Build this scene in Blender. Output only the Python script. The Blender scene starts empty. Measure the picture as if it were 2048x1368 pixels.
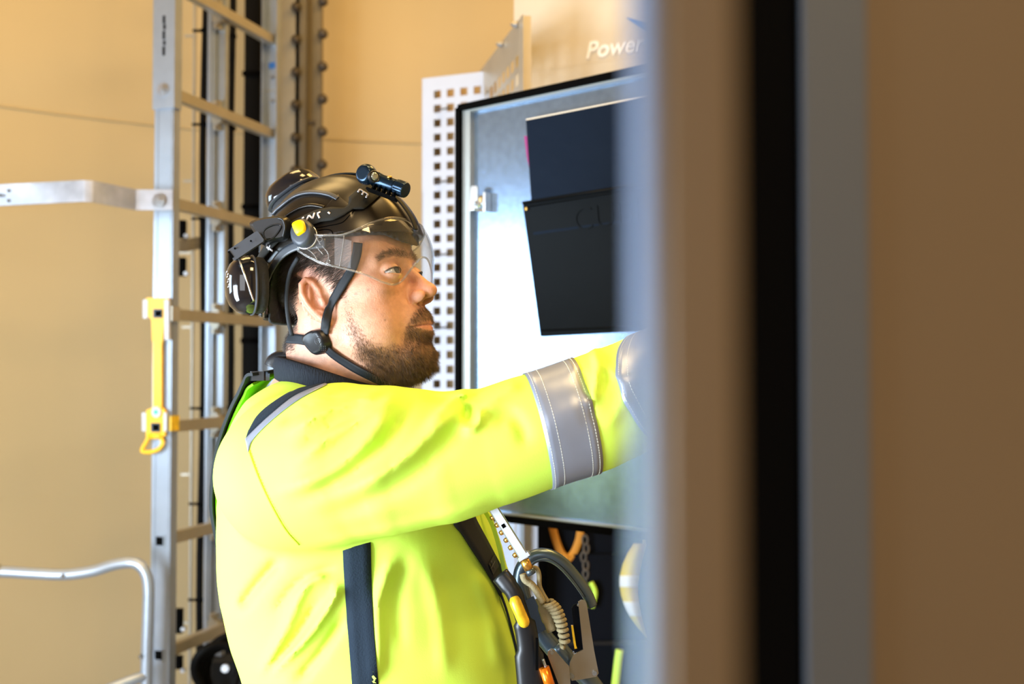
import bpy, bmesh, math, random
import numpy as np
from mathutils import Vector, Matrix

random.seed(7)
RNG = np.random.default_rng(7)
SC = bpy.context.scene
COL = SC.collection

# ------------------------------------------------------------------ camera
FPX = 2048 * 35.0 / 36.0
CAM = np.array([0.0, 0.0, 1.58])
PITCH = math.radians(1.4)
FWD = np.array([0, math.cos(PITCH), math.sin(PITCH)])
UPV = np.array([0, -math.sin(PITCH), math.cos(PITCH)])
RGT = np.array([1.0, 0, 0])
cd = bpy.data.cameras.new('camera')
cam = bpy.data.objects.new('camera', cd)
COL.objects.link(cam)
cam.location = CAM
cam.rotation_euler = (math.pi / 2 + PITCH, 0, 0)
cd.lens = 35
cd.sensor_width = 36
cd.clip_start = 0.05
cd.dof.use_dof = True
cd.dof.focus_distance = 1.17
cd.dof.aperture_fstop = 4.0
cd.dof.aperture_blades = 0
SC.camera = cam

# ------------------------------------------------------------------ world, lights, exposure
SC.view_settings.view_transform = 'Standard'
SC.view_settings.look = 'None'
SC.view_settings.gamma = 1.0
SC.view_settings.use_curve_mapping = False
SC.view_settings.exposure = 0.12
SC.cycles.use_denoising = True
SC.cycles.max_bounces = 8
SC.cycles.transparent_max_bounces = 12
SC.cycles.caustics_reflective = False
SC.cycles.caustics_refractive = False
SC.cycles.sample_clamp_indirect = 6.0
wd = bpy.data.worlds.new('tower_ambient')
SC.world = wd
wd.use_nodes = True
wd.node_tree.nodes['Background'].inputs[0].default_value = (0.9, 0.8, 0.7, 1)
wd.node_tree.nodes['Background'].inputs[1].default_value = 0.06


def area(name, loc, target, sx, sy, power, color):
    l = bpy.data.lights.new(name, 'AREA')
    l.shape = 'RECTANGLE'
    l.size = sx
    l.size_y = sy
    l.energy = power
    l.color = color
    o = bpy.data.objects.new(name, l)
    COL.objects.link(o)
    o.location = loc
    d = Vector(target) - Vector(loc)
    o.rotation_euler = d.to_track_quat('-Z', 'Y').to_euler()
    return o


area('door_daylight', (-1.35, 0.42, 1.15), (-0.2, 1.30, 1.10), 0.7, 1.1, 82, (0.74, 0.87, 1.0))
area('side_window', (-2.35, 1.42, 1.80), (0.0, 1.70, 1.60), 0.8, 0.7, 24, (0.62, 0.82, 1.0))
area('face_fill', (-0.7, -1.15, 1.9), (0.0, 1.3, 1.35), 1.0, 1.2, 14, (0.90, 0.94, 1.0))  # added fill behind the camera to brighten the face
area('ceiling_lamp_left', (-0.9, 2.1, 3.9), (-0.7, 2.2, 0.0), 0.9, 0.9, 26, (1.0, 0.66, 0.26))
area('ceiling_lamp_right', (0.9, 2.1, 3.7), (0.3, 2.0, 0.0), 0.9, 0.7, 44, (1.0, 0.58, 0.15))
area('warm_panel_fill', (0.75, -0.45, 3.3), (0.3, 0.7, 1.4), 0.5, 0.5, 26, (1.0, 0.68, 0.32))  # added warm fill from above for the camera-facing foreground panels
area('ceiling_lamp_near', (0.25, 0.95, 3.7), (0.0, 1.0, 1.4), 0.6, 0.6, 24, (1.0, 0.66, 0.28))


def W(px, py, d):
    """world point seen at photograph pixel (px, py) at camera depth d"""
    return CAM + d * (FWD + (px - 1024) / FPX * RGT + (684 - py) / FPX * UPV)


def proj(P):
    q = P - CAM
    d = q @ FWD
    return 1024 + FPX * (q @ RGT) / d, 684 - FPX * (q @ UPV) / d


# ------------------------------------------------------------------ materials
MATS = {}


def mat(name, color, rough=0.5, metal=0.0, noise=None, bump=None, spec=0.5, coat=0.0, sss=0.0, attr=None, aniso=None, trans=0.0):
    """noise=(scale, amount) varies colour, bump=(scale, strength, distance)"""
    m = bpy.data.materials.new(name)
    m.use_nodes = True
    nt = m.node_tree
    b = nt.nodes['Principled BSDF']
    b.inputs['Base Color'].default_value = (*color, 1)
    b.inputs['Roughness'].default_value = rough
    b.inputs['Metallic'].default_value = metal
    b.inputs['Specular IOR Level'].default_value = spec
    b.inputs['Coat Weight'].default_value = coat
    b.inputs['Coat Roughness'].default_value = 0.15
    if sss:
        b.inputs['Subsurface Weight'].default_value = sss
        b.inputs['Subsurface Radius'].default_value = (0.012, 0.004, 0.002)
        b.inputs['Subsurface Scale'].default_value = 0.6
    tc = nt.nodes.new('ShaderNodeTexCoord')
    src = None
    if attr:
        a = nt.nodes.new('ShaderNodeAttribute')
        a.attribute_name = attr
        src = a.outputs['Color']
        nt.links.new(src, b.inputs['Base Color'])
    if noise:
        n = nt.nodes.new('ShaderNodeTexNoise')
        n.inputs['Scale'].default_value = noise[0]
        n.inputs['Detail'].default_value = 5
        if len(noise) > 2:
            mp = nt.nodes.new('ShaderNodeMapping')
            mp.inputs['Scale'].default_value = noise[2]
            nt.links.new(tc.outputs['Object'], mp.inputs[0])
            nt.links.new(mp.outputs[0], n.inputs['Vector'])
        else:
            nt.links.new(tc.outputs['Object'], n.inputs['Vector'])
        r = nt.nodes.new('ShaderNodeMapRange')
        r.inputs['From Min'].default_value = 0.3
        r.inputs['From Max'].default_value = 0.7
        r.inputs['To Min'].default_value = 1 - noise[1]
        r.inputs['To Max'].default_value = 1 + noise[1]
        nt.links.new(n.outputs['Fac'], r.inputs['Value'])
        mx = nt.nodes.new('ShaderNodeMix')
        mx.data_type = 'RGBA'
        mx.blend_type = 'MULTIPLY'
        mx.inputs['Factor'].default_value = 1
        if src:
            nt.links.new(src, mx.inputs['A'])
        else:
            mx.inputs['A'].default_value = (*color, 1)
        nt.links.new(r.outputs[0], mx.inputs['B'])
        nt.links.new(mx.outputs['Result'], b.inputs['Base Color'])
    if bump:
        n = nt.nodes.new('ShaderNodeTexNoise')
        n.inputs['Scale'].default_value = bump[0]
        n.inputs['Detail'].default_value = 4
        if len(bump) > 3:
            mp = nt.nodes.new('ShaderNodeMapping')
            mp.inputs['Scale'].default_value = bump[3]
            nt.links.new(tc.outputs['Object'], mp.inputs[0])
            nt.links.new(mp.outputs[0], n.inputs['Vector'])
        else:
            nt.links.new(tc.outputs['Object'], n.inputs['Vector'])
        bp = nt.nodes.new('ShaderNodeBump')
        bp.inputs['Strength'].default_value = bump[1]
        bp.inputs['Distance'].default_value = bump[2]
        nt.links.new(n.outputs['Fac'], bp.inputs['Height'])
        nt.links.new(bp.outputs[0], b.inputs['Normal'])
    MATS[name] = m
    return m


def clear_mat(name, tint, gloss_rough, haze=0.0, ior=1.45):
    """clear moulded plastic: see-through with mirror-like reflections by Fresnel"""
    m = bpy.data.materials.new(name)
    m.use_nodes = True
    nt = m.node_tree
    nt.nodes.clear()
    out = nt.nodes.new('ShaderNodeOutputMaterial')
    t = nt.nodes.new('ShaderNodeBsdfTransparent')
    t.inputs[0].default_value = (*tint, 1)
    g = nt.nodes.new('ShaderNodeBsdfGlossy')
    g.inputs['Roughness'].default_value = gloss_rough
    lw = nt.nodes.new('ShaderNodeLayerWeight')
    lw.inputs['Blend'].default_value = 0.5
    pw = nt.nodes.new('ShaderNodeMath')
    pw.operation = 'POWER'
    pw.inputs[1].default_value = 4.0
    nt.links.new(lw.outputs['Facing'], pw.inputs[0])
    f = nt.nodes.new('ShaderNodeMath')
    f.operation = 'MULTIPLY_ADD'
    f.inputs[1].default_value = 0.6
    f.inputs[2].default_value = ((ior - 1) / (ior + 1)) ** 2
    nt.links.new(pw.outputs[0], f.inputs[0])
    mx = nt.nodes.new('ShaderNodeMixShader')
    nt.links.new(f.outputs[0], mx.inputs[0])
    nt.links.new(t.outputs[0], mx.inputs[1])
    nt.links.new(g.outputs[0], mx.inputs[2])
    last = mx
    if haze:
        d = nt.nodes.new('ShaderNodeBsdfDiffuse')
        d.inputs[0].default_value = (0.9, 0.9, 0.9, 1)
        m2 = nt.nodes.new('ShaderNodeMixShader')
        m2.inputs[0].default_value = haze
        nt.links.new(mx.outputs[0], m2.inputs[1])
        nt.links.new(d.outputs[0], m2.inputs[2])
        last = m2
    nt.links.new(last.outputs[0], out.inputs[0])
    MATS[name] = m
    return m


mat('tower_paint', (0.50, 0.392, 0.215), 0.42, noise=(1.2, 0.04), bump=(3.0, 0.06, 0.02))
mat('weld_seam', (0.55, 0.40, 0.24), 0.5)
mat('concrete_floor', (0.30, 0.27, 0.24), 0.8, noise=(6, 0.15), bump=(30, 0.3, 0.01))
mat('aluminium', (0.36, 0.41, 0.48), 0.40, 0.6, noise=(25, 0.05), bump=(60, 0.08, 0.003))
mat('aluminium_dull', (0.42, 0.39, 0.32), 0.45, 0.5, noise=(20, 0.06))
mat('aluminium_stained', (0.42, 0.43, 0.47), 0.42, 0.65, noise=(18, 0.22), bump=(50, 0.1, 0.003))
mat('steel_bolt', (0.42, 0.42, 0.43), 0.4, 0.8, noise=(40, 0.2))
mat('dark_bolt', (0.09, 0.075, 0.06), 0.5, 0.5)
mat('flange_steel', (0.20, 0.18, 0.145), 0.55, 0.4, noise=(8, 0.1))
mat('black_rubber', (0.0015, 0.0015, 0.0015), 0.8, spec=0.03)
mat('black_cable', (0.003, 0.003, 0.003), 0.6, spec=0.08)
mat('yellow_plastic', (0.90, 0.48, 0.012), 0.4, noise=(30, 0.05))
mat('white_plastic', (0.50, 0.50, 0.52), 0.4)
mat('blue_tape', (0.02, 0.13, 0.40), 0.5)
mat('powder_white', (0.47, 0.51, 0.61), 0.45, noise=(9, 0.03))
mat('grey_plate', (0.52, 0.48, 0.40), 0.36, 0.6, noise=(15, 0.05))
mat('brushed_steel', (0.74, 0.68, 0.56), 0.45, 0.6, noise=(6, 0.08), bump=(40, 0.15, 0.002, (1, 1, 12)))
mat('galvanised', (0.28, 0.41, 0.62), 0.22, 0.85, noise=(60, 0.10), bump=(120, 0.25, 0.0003))
mat('door_lip', (0.42, 0.44, 0.42), 0.4, 0.6)
mat('print_white', (0.92, 0.92, 0.90), 0.5)
mat('print_blue', (0.02, 0.14, 0.50), 0.5)
mat('print_red', (0.62, 0.03, 0.03), 0.5)
mat('navy_folder', (0.006, 0.011, 0.022), 0.45, spec=0.04, bump=(9, 0.5, 0.01))
mat('black_pocket', (0.003, 0.004, 0.005), 0.40, spec=0.05, bump=(5, 0.3, 0.01))
mat('folder_edge', (0.75, 0.66, 0.52), 0.5)
mat('magenta_paper', (0.28, 0.02, 0.14), 0.6)
mat('lock_metal', (0.72, 0.74, 0.74), 0.22, 0.95)
mat('cabinet_dark', (0.003, 0.004, 0.007), 0.7, spec=0.08)
mat('orange_webbing', (0.62, 0.25, 0.02), 0.7, bump=(200, 0.4, 0.002))
mat('grey_webbing', (0.10, 0.08, 0.06), 0.8, bump=(150, 0.4, 0.002))
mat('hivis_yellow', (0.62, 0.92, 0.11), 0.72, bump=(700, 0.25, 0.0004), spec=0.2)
mat('hivis_painted_shade', (0.20, 0.55, 0.02), 0.8, spec=0.2)  # hi-vis cloth with shade put into its darker green
mat('navy_cloth', (0.012, 0.022, 0.036), 0.85, bump=(500, 0.4, 0.002), spec=0.2)
mat('rib_collar', (0.014, 0.018, 0.026), 0.85, bump=(260, 0.8, 0.003, (3, 3, 0.3)), spec=0.2)
mat('reflective_tape', (0.26, 0.30, 0.39), 0.34, 0.35, noise=(40, 0.03))
mat('stitching', (0.80, 0.82, 0.70), 0.7)
mat('seam_thread', (0.62, 0.72, 0.02), 0.8)
mat('skin', (0.6, 0.32, 0.2), 0.46, attr='tint', bump=(520, 0.45, 0.0010), sss=0.10, spec=0.38, noise=(130, 0.11))
mat('hair', (0.040, 0.026, 0.018), 0.5)
mat('beard_hair', (0.13, 0.072, 0.036), 0.5, noise=(90, 0.6))
mat('eye', (0.8, 0.8, 0.8), 0.08, attr='tint', coat=1.0)
mat('helmet_shell', (0.014, 0.011, 0.008), 0.29, 0.15, spec=0.45)
mat('helmet_trim', (0.030, 0.036, 0.046), 0.42, spec=0.6)
mat('foam_black', (0.012, 0.013, 0.015), 0.85, bump=(150, 0.5, 0.003))
mat('gloss_black', (0.008, 0.008, 0.010), 0.06, spec=0.6, coat=0.2)
mat('satin_black', (0.008, 0.009, 0.011), 0.34, spec=0.4)
mat('grey_plastic', (0.040, 0.048, 0.062), 0.42)
mat('button_yellow', (0.95, 0.62, 0.0), 0.4)
mat('torch_blue', (0.012, 0.028, 0.050), 0.24, 0.7)
mat('torch_lens', (0.35, 0.38, 0.33), 0.05, 0.6, coat=1.0)
mat('gold_metal', (0.75, 0.42, 0.10), 0.28, 0.9)
mat('strap_black', (0.007, 0.010, 0.014), 0.65, bump=(900, 0.3, 0.0005), spec=0.35)
mat('strap_cloth', (0.014, 0.015, 0.013), 0.75, bump=(900, 0.4, 0.0006), spec=0.3)
mat('letter_white', (0.62, 0.60, 0.62), 0.7)
mat('hook_alloy', (0.10, 0.14, 0.18), 0.3, 0.75)
mat('hook_plate', (0.50, 0.48, 0.42), 0.3, 0.85, bump=(50, 0.1, 0.002))
mat('rope_beige', (0.26, 0.22, 0.12), 0.8, bump=(300, 0.6, 0.002))
mat('tool_steel', (0.48, 0.54, 0.62), 0.25, 0.8)
mat('indicator_yellow', (0.80, 0.50, 0.02), 0.35, noise=(60, 0.3))
mat('orange_metal', (0.85, 0.22, 0.01), 0.25, 0.6)
mat('panel_brown', (0.175, 0.130, 0.082), 0.38, 0.35, noise=(3, 0.03))
mat('frame_alu', (0.12, 0.14, 0.17), 0.40, 0.5)
mat('trim_alu', (0.125, 0.18, 0.29), 0.5, 0.2)
mat('trouser_navy', (0.012, 0.016, 0.026), 0.85)
clear_mat('visor_clear', (0.97, 0.97, 0.96), 0.03, haze=0.012)
clear_mat('visor_rim', (0.80, 0.80, 0.80), 0.08, haze=0.10, ior=1.7)

# ------------------------------------------------------------------ object helpers
WL = {}


def link(o, parent=None, loc=(0, 0, 0)):
    COL.objects.link(o)
    loc = np.array(loc, float)
    if parent is not None:
        o.parent = parent
        o.location = loc - WL[parent.name]
    else:
        o.location = loc
    WL[o.name] = loc
    return o


def tag(o, label=None, cat=None, group=None, kind=None):
    if label: o['label'] = label
    if cat: o['category'] = cat
    if group: o['group'] = group
    if kind: o['kind'] = kind
    return o


def thing(name, label, cat, loc=(0, 0, 0), group=None):
    o = bpy.data.objects.new(name, None)
    o.empty_display_size = 0.05
    link(o, None, loc)
    return tag(o, label, cat, group)


def meshobj(name, verts, faces, material, parent=None, smooth=False, loc=(0, 0, 0)):
    me = bpy.data.meshes.new(name)
    v = np.asarray(verts, float) - np.array(loc, float)
    me.from_pydata([tuple(p) for p in v], [], [tuple(int(i) for i in f) for f in faces])
    bm = bmesh.new()
    bm.from_mesh(me)
    bmesh.ops.recalc_face_normals(bm, faces=bm.faces)
    bm.to_mesh(me)
    bm.free()
    me.materials.append(MATS[material])
    if smooth:
        me.polygons.foreach_set('use_smooth', [True] * len(me.polygons))
    me.update()
    return link(bpy.data.objects.new(name, me), parent, loc)


def fastmesh(name, verts, quads, material, parent=None, smooth=True, colors=None):
    """large meshes from numpy arrays; faces all of one size"""
    me = bpy.data.meshes.new(name)
    verts = np.ascontiguousarray(verts, dtype=np.float32)
    quads = np.ascontiguousarray(quads, dtype=np.int32)
    k = quads.shape[1]
    me.vertices.add(len(verts))
    me.vertices.foreach_set('co', verts.ravel())
    me.loops.add(quads.size)
    me.loops.foreach_set('vertex_index', quads.ravel())
    me.polygons.add(len(quads))
    me.polygons.foreach_set('loop_start', np.arange(0, quads.size, k, dtype=np.int32))
    me.polygons.foreach_set('loop_total', np.full(len(quads), k, dtype=np.int32))
    me.update(calc_edges=True)
    me.polygons.foreach_set('use_smooth', np.full(len(quads), smooth, dtype=bool))
    if colors is not None:
        ca = me.color_attributes.new('tint', 'FLOAT_COLOR', 'POINT')
        c = np.ones((len(verts), 4), np.float32)
        c[:, :3] = colors
        ca.data.foreach_set('color', c.ravel())
    me.materials.append(MATS[material])
    me.validate()
    return link(bpy.data.objects.new(name, me), parent)


class MB:
    """collects solids that make up ONE part"""
    def __init__(s):
        s.v, s.f = [], []

    def add(s, v, f):
        n = len(s.v)
        s.v += [tuple(map(float, p)) for p in v]
        s.f += [tuple(int(i) + n for i in q) for q in f]
        return s

    def box(s, c, ex, ey, ez, bev=0.0):
        """centre and three half-extent vectors; bev chamfers the ex/ey outline"""
        c, ex, ey, ez = map(lambda a: np.array(a, float), (c, ex, ey, ez))
        if bev <= 0:
            v = [c + i * ex + j * ey + k * ez for k in (-1, 1) for j in (-1, 1) for i in (-1, 1)]
            return s.add(v, [(0, 2, 3, 1), (4, 5, 7, 6), (0, 1, 5, 4), (2, 6, 7, 3), (0, 4, 6, 2), (1, 3, 7, 5)])
        lx, ly = np.linalg.norm(ex), np.linalg.norm(ey)
        a, b = 1 - bev / lx, 1 - bev / ly
        pts = [(a, 1), (1, b), (1, -b), (a, -1), (-a, -1), (-1, -b), (-1, b), (-a, 1)]
        return s.prism([c + p * ex + q * ey for p, q in pts], 2 * ez, -ez)

    def prism(s, ring, vec, off=(0, 0, 0)):
        ring = [np.array(p, float) + np.array(off) for p in ring]
        n = len(ring)
        v = ring + [p + np.array(vec) for p in ring]
        f = [tuple(range(n))[::-1], tuple(range(n, 2 * n))]
        f += [(i, (i + 1) % n, n + (i + 1) % n, n + i) for i in range(n)]
        return s.add(v, f)

    def cyl(s, a, b, r, n=16, r2=None):
        a, b = np.array(a, float), np.array(b, float)
        t = (b - a) / np.linalg.norm(b - a)
        u = np.cross(t, [0, 0, 1] if abs(t[2]) < .9 else [1, 0, 0]); u /= np.linalg.norm(u)
        w = np.cross(t, u)
        r2 = r if r2 is None else r2
        ang = [2 * math.pi * i / n for i in range(n)]
        v = [a + r * (math.cos(q) * u + math.sin(q) * w) for q in ang] + [b + r2 * (math.cos(q) * u + math.sin(q) * w) for q in ang]
        f = [tuple(range(n))[::-1], tuple(range(n, 2 * n))] + [(i, (i + 1) % n, n + (i + 1) % n, n + i) for i in range(n)]
        return s.add(v, f)

    def tube(s, pts, r, n=12, closed=False, flat=None, up=None):
        """sweep a circle (or an ellipse r x flat) along pts; r may be a list"""
        pts = [np.array(p, float) for p in pts]
        m = len(pts)
        rr = r if hasattr(r, '__len__') else [r] * m
        v = []
        u = None
        for i, p in enumerate(pts):
            if closed:
                t = pts[(i + 1) % m] - pts[i - 1]
            else:
                t = pts[min(i + 1, m - 1)] - pts[max(i - 1, 0)]
            t /= np.linalg.norm(t) + 1e-12
            if up is not None:
                u = np.cross(t, np.array(up, float))
            elif u is None:
                u = np.cross(t, [0, 0, 1] if abs(t[2]) < .9 else [1, 0, 0])
            else:
                u = u - (u @ t) * t
            u = u / (np.linalg.norm(u) + 1e-12)
            w = np.cross(t, u)
            k = (flat / rr[i]) if flat else 1.0
            for j in range(n):
                a = 2 * math.pi * j / n
                v.append(p + rr[i] * (math.cos(a) * u + k * math.sin(a) * w))
        f = []
        for i in range(m if closed else m - 1):
            i2 = (i + 1) % m
            for j in range(n):
                f.append((i * n + j, i * n + (j + 1) % n, i2 * n + (j + 1) % n, i2 * n + j))
        if not closed:
            f += [tuple(range(n))[::-1], tuple(range((m - 1) * n, m * n))]
        return s.add(v, f)

    def lathe(s, a, axis, prof, n=24):
        """prof: list of (distance along axis, radius)"""
        a = np.array(a, float); t = np.array(axis, float); t /= np.linalg.norm(t)
        u = np.cross(t, [0, 0, 1] if abs(t[2]) < .9 else [1, 0, 0]); u /= np.linalg.norm(u)
        w = np.cross(t, u)
        v = []
        for h, r in prof:
            for j in range(n):
                q = 2 * math.pi * j / n
                v.append(a + h * t + r * (math.cos(q) * u + math.sin(q) * w))
        m = len(prof)
        f = [(i * n + j, i * n + (j + 1) % n, (i + 1) * n + (j + 1) % n, (i + 1) * n + j) for i in range(m - 1) for j in range(n)]
        f += [tuple(range(n))[::-1], tuple(range((m - 1) * n, m * n))]
        return s.add(v, f)

    def build(s, name, material, parent=None, smooth=False, loc=(0, 0, 0)):
        return meshobj(name, s.v, s.f, material, parent, smooth, loc)


def auto_smooth(o, ang=35):
    me = o.data
    me.polygons.foreach_set('use_smooth', [True] * len(me.polygons))
    try:
        me.set_sharp_from_angle(angle=math.radians(ang))
    except Exception:
        pass
    return o


def catmull(pts, k=8, closed=False):
    pts = [np.array(p, float) for p in pts]
    n = len(pts)
    out = []
    rng = range(n) if closed else range(n - 1)
    for i in rng:
        if closed:
            p0, p1, p2, p3 = pts[i - 1], pts[i], pts[(i + 1) % n], pts[(i + 2) % n]
        else:
            p1, p2 = pts[i], pts[i + 1]
            p0 = pts[i - 1] if i > 0 else 2 * p1 - p2
            p3 = pts[i + 2] if i + 2 < n else 2 * p2 - p1
        for j in range(k):
            t = j / k
            out.append(0.5 * ((2 * p1) + (-p0 + p2) * t + (2 * p0 - 5 * p1 + 4 * p2 - p3) * t * t + (-p0 + 3 * p1 - 3 * p2 + p3) * t ** 3))
    if not closed:
        out.append(pts[-1])
    return out


def copy_of(o, parent, loc):
    c = o.copy()
    COL.objects.link(c)
    c.parent = parent
    base = WL[parent.name] if parent is not None else np.zeros(3)
    c.location = np.array(loc, float) - base
    WL[c.name] = np.array(loc, float)
    return c


def text_mesh(s, size, shear=0.0, bold=0.0):
    cu = bpy.data.curves.new('lettering', 'FONT')
    cu.body = s
    cu.size = size
    cu.shear = shear
    cu.offset = bold
    cu.extrude = 0.0006
    o = bpy.data.objects.new('lettering', cu)
    COL.objects.link(o)
    bpy.context.view_layer.update()
    me = bpy.data.meshes.new_from_object(o.evaluated_get(bpy.context.evaluated_depsgraph_get()))
    v = np.array([list(p.co) for p in me.vertices])
    f = [tuple(p.vertices) for p in me.polygons]
    bpy.data.objects.remove(o)
    bpy.data.curves.remove(cu)
    return v, f


# ------------------------------------------------------------------ distance fields for soft shapes
def A3(*a):
    return np.array(a, dtype=np.float32)


def ell(P, c, r, R=None):
    q = P - A3(*c)
    if R is not None:
        q = q @ R
    r = A3(*r)
    k0 = np.sqrt(((q / r) ** 2).sum(-1))
    k1 = np.sqrt(((q / (r * r)) ** 2).sum(-1)) + 1e-9
    return k0 * (k0 - 1) / k1


def cap(P, a, b, ra, rb=None):
    a, b = A3(*a), A3(*b)
    rb = ra if rb is None else rb
    ba = b - a
    t = np.clip(((P - a) @ ba) / (ba @ ba + 1e-12), 0, 1)
    q = P - a - t[..., None] * ba
    return np.sqrt((q * q).sum(-1)) - (ra + (rb - ra) * t)


def chain(P, pts, rad):
    d = None
    for i in range(len(pts) - 1):
        e = cap(P, pts[i], pts[i + 1], rad[i], rad[i + 1])
        d = e if d is None else np.minimum(d, e)
    return d


def smin(a, b, k):
    h = np.maximum(k - np.abs(a - b), 0) / k
    return np.minimum(a, b) - h * h * k * .25


def smax(a, b, k):
    return -smin(-a, -b, k)


def nets(f, lo, hi, h, B=12, bound=1.7):
    """surface nets on a block-sparse grid"""
    lo = np.array(lo, np.float32); hi = np.array(hi, np.float32)
    n = np.ceil((hi - lo) / h / B).astype(int) * B + 1
    nb = (n - 1) // B
    ax = [lo[i] + h * np.arange(n[i], dtype=np.float32) for i in range(3)]
    V = np.ones(n, np.float32)
    bc = np.stack(np.meshgrid(*[np.arange(m) for m in nb], indexing='ij'), -1).reshape(-1, 3)
    cen = lo + (bc + .5) * B * h
    fc = f(cen.astype(np.float32))
    rad = B * h * math.sqrt(3) / 2 * bound
    off = np.stack(np.meshgrid(*[np.arange(B + 1)] * 3, indexing='ij'), -1).reshape(-1, 3)
    for q in np.where(fc < -rad)[0]:
        i, j, k = bc[q] * B
        V[i:i + B + 1, j:j + B + 1, k:k + B + 1] = -1
    act = np.where(np.abs(fc) <= rad)[0]
    for s in range(0, len(act), 60):
        qs = act[s:s + 60]
        idx = (bc[qs] * B)[:, None, :] + off[None]
        val = f((lo + idx.reshape(-1, 3) * h).astype(np.float32)).reshape(len(qs), B + 1, B + 1, B + 1)
        for a, q in enumerate(qs):
            i, j, k = bc[q] * B
            V[i:i + B + 1, j:j + B + 1, k:k + B + 1] = val[a]
    S = V < 0
    c = S[:-1, :-1, :-1].astype(np.int8)
    cnt = np.zeros(tuple(n - 1), np.int8)
    for a in (0, 1):
        for b in (0, 1):
            for d in (0, 1):
                cnt += S[a:n[0] - 1 + a, b:n[1] - 1 + b, d:n[2] - 1 + d]
    cells = np.argwhere((cnt > 0) & (cnt < 8))
    ids = -np.ones(tuple(n - 1), np.int64)
    ids[tuple(cells.T)] = np.arange(len(cells))
    acc = np.zeros((len(cells), 3), np.float32); num = np.zeros(len(cells), np.float32)
    cor = [(a, b, d) for a in (0, 1) for b in (0, 1) for d in (0, 1)]
    for A in cor:
        for x in range(3):
            if A[x] == 0:
                Bc = list(A); Bc[x] = 1
                va = V[tuple((cells + A).T)]; vb = V[tuple((cells + Bc).T)]
                m = (va < 0) != (vb < 0)
                t = np.where(m, va / np.where(m, va - vb, 1), 0)
                p = np.tile(np.array(A, np.float32), (len(cells), 1)); p[:, x] = t
                acc += p * m[:, None]; num += m
    verts = lo + (cells + acc / num[:, None]) * h
    quads = []
    for x in range(3):
        y, z = (x + 1) % 3, (x + 2) % 3
        sl0 = [slice(None)] * 3; sl1 = [slice(None)] * 3
        sl0[x] = slice(0, -1); sl1[x] = slice(1, None)
        e = np.argwhere(S[tuple(sl0)] != S[tuple(sl1)])
        e = e[(e[:, y] > 0) & (e[:, z] > 0) & (e[:, y] < n[y] - 1) & (e[:, z] < n[z] - 1)]
        ins = S[tuple(e.T)]
        def cid(dy, dz):
            q = e.copy(); q[:, y] -= dy; q[:, z] -= dz
            return ids[tuple(q.T)]
        q = np.stack([cid(1, 1), cid(0, 1), cid(0, 0), cid(1, 0)], -1)
        q[~ins] = q[~ins][:, ::-1]
        quads.append(q)
    return verts, np.concatenate(quads)


def grad(f, P, e=1e-3):
    P = np.asarray(P, np.float32)
    g = np.stack([f(P + A3(e, 0, 0)) - f(P - A3(e, 0, 0)), f(P + A3(0, e, 0)) - f(P - A3(0, e, 0)), f(P + A3(0, 0, e)) - f(P - A3(0, 0, e))], -1)
    return g / (np.linalg.norm(g, axis=-1, keepdims=True) + 1e-12)


def snap(f, P, off, it=6):
    P = np.asarray(P, np.float32).copy()
    for _ in range(it):
        P -= (f(P) - off)[:, None] * grad(f, P) * .9
    return P


def cast(f, px, py, start=0.75, off=0.0):
    """point on surface f seen at photograph pixel; used to lay straps on the body"""
    px = np.atleast_1d(np.array(px, float)); py = np.atleast_1d(np.array(py, float))
    d = np.stack([W(a, b, 1.0) - CAM for a, b in zip(px, py)])
    L = np.linalg.norm(d, axis=1, keepdims=True); d = d / L
    t = np.full((len(px), 1), start)
    best = np.full(len(px), 1e9); bt = t.copy()
    for _ in range(90):
        P = (CAM + d * t).astype(np.float32)
        v = f(P)
        im = v < best
        best = np.where(im, v, best); bt[im] = t[im]
        t = t + np.clip(v - off, -0.02, 0.05)[:, None] * .6
    P = CAM + d * bt
    return snap(f, P, off)


def strip(f, pts, width, thick, off=0.0005, na=5, wrap=None):
    """thick band laid along 3-D points over surface f -> (verts, quads)"""
    pts = np.array(pts, float)
    n = len(pts)
    P = snap(f, pts, off)
    N = grad(f, P)
    T = np.gradient(P, axis=0)
    T /= np.linalg.norm(T, axis=1, keepdims=True) + 1e-12
    Sd = np.cross(N, T); Sd /= np.linalg.norm(Sd, axis=1, keepdims=True) + 1e-12
    w = width if hasattr(width, '__len__') else [width] * n
    us = np.linspace(-1, 1, na)
    Q = np.stack([P + (u * np.array(w) / 2)[:, None] * Sd for u in us], 1).reshape(-1, 3)
    lo = snap(f, Q, off, 3)
    Nn = grad(f, lo)
    hi_ = lo + Nn * thick
    lo = lo.reshape(n, na, 3); hi_ = hi_.reshape(n, na, 3)
    ring = np.concatenate([lo, hi_[:, ::-1]], 1)
    m = 2 * na
    v = ring.reshape(-1, 3)
    q = []
    for i in range(n - 1):
        for j in range(m):
            q.append((i * m + j, i * m + (j + 1) % m, (i + 1) * m + (j + 1) % m, (i + 1) * m + j))
    for j in range(na - 1):
        q.append((j, m - 1 - j, m - 2 - j, j + 1))
        b = (n - 1) * m
        q.append((b + j, b + j + 1, b + m - 2 - j, b + m - 1 - j))
    return v, q


def pxline(f, pts, k=8, off=0.0, start=0.75):
    c = np.array(catmull(pts, k))
    return cast(f, c[:, 0], c[:, 1], start, off)


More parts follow.
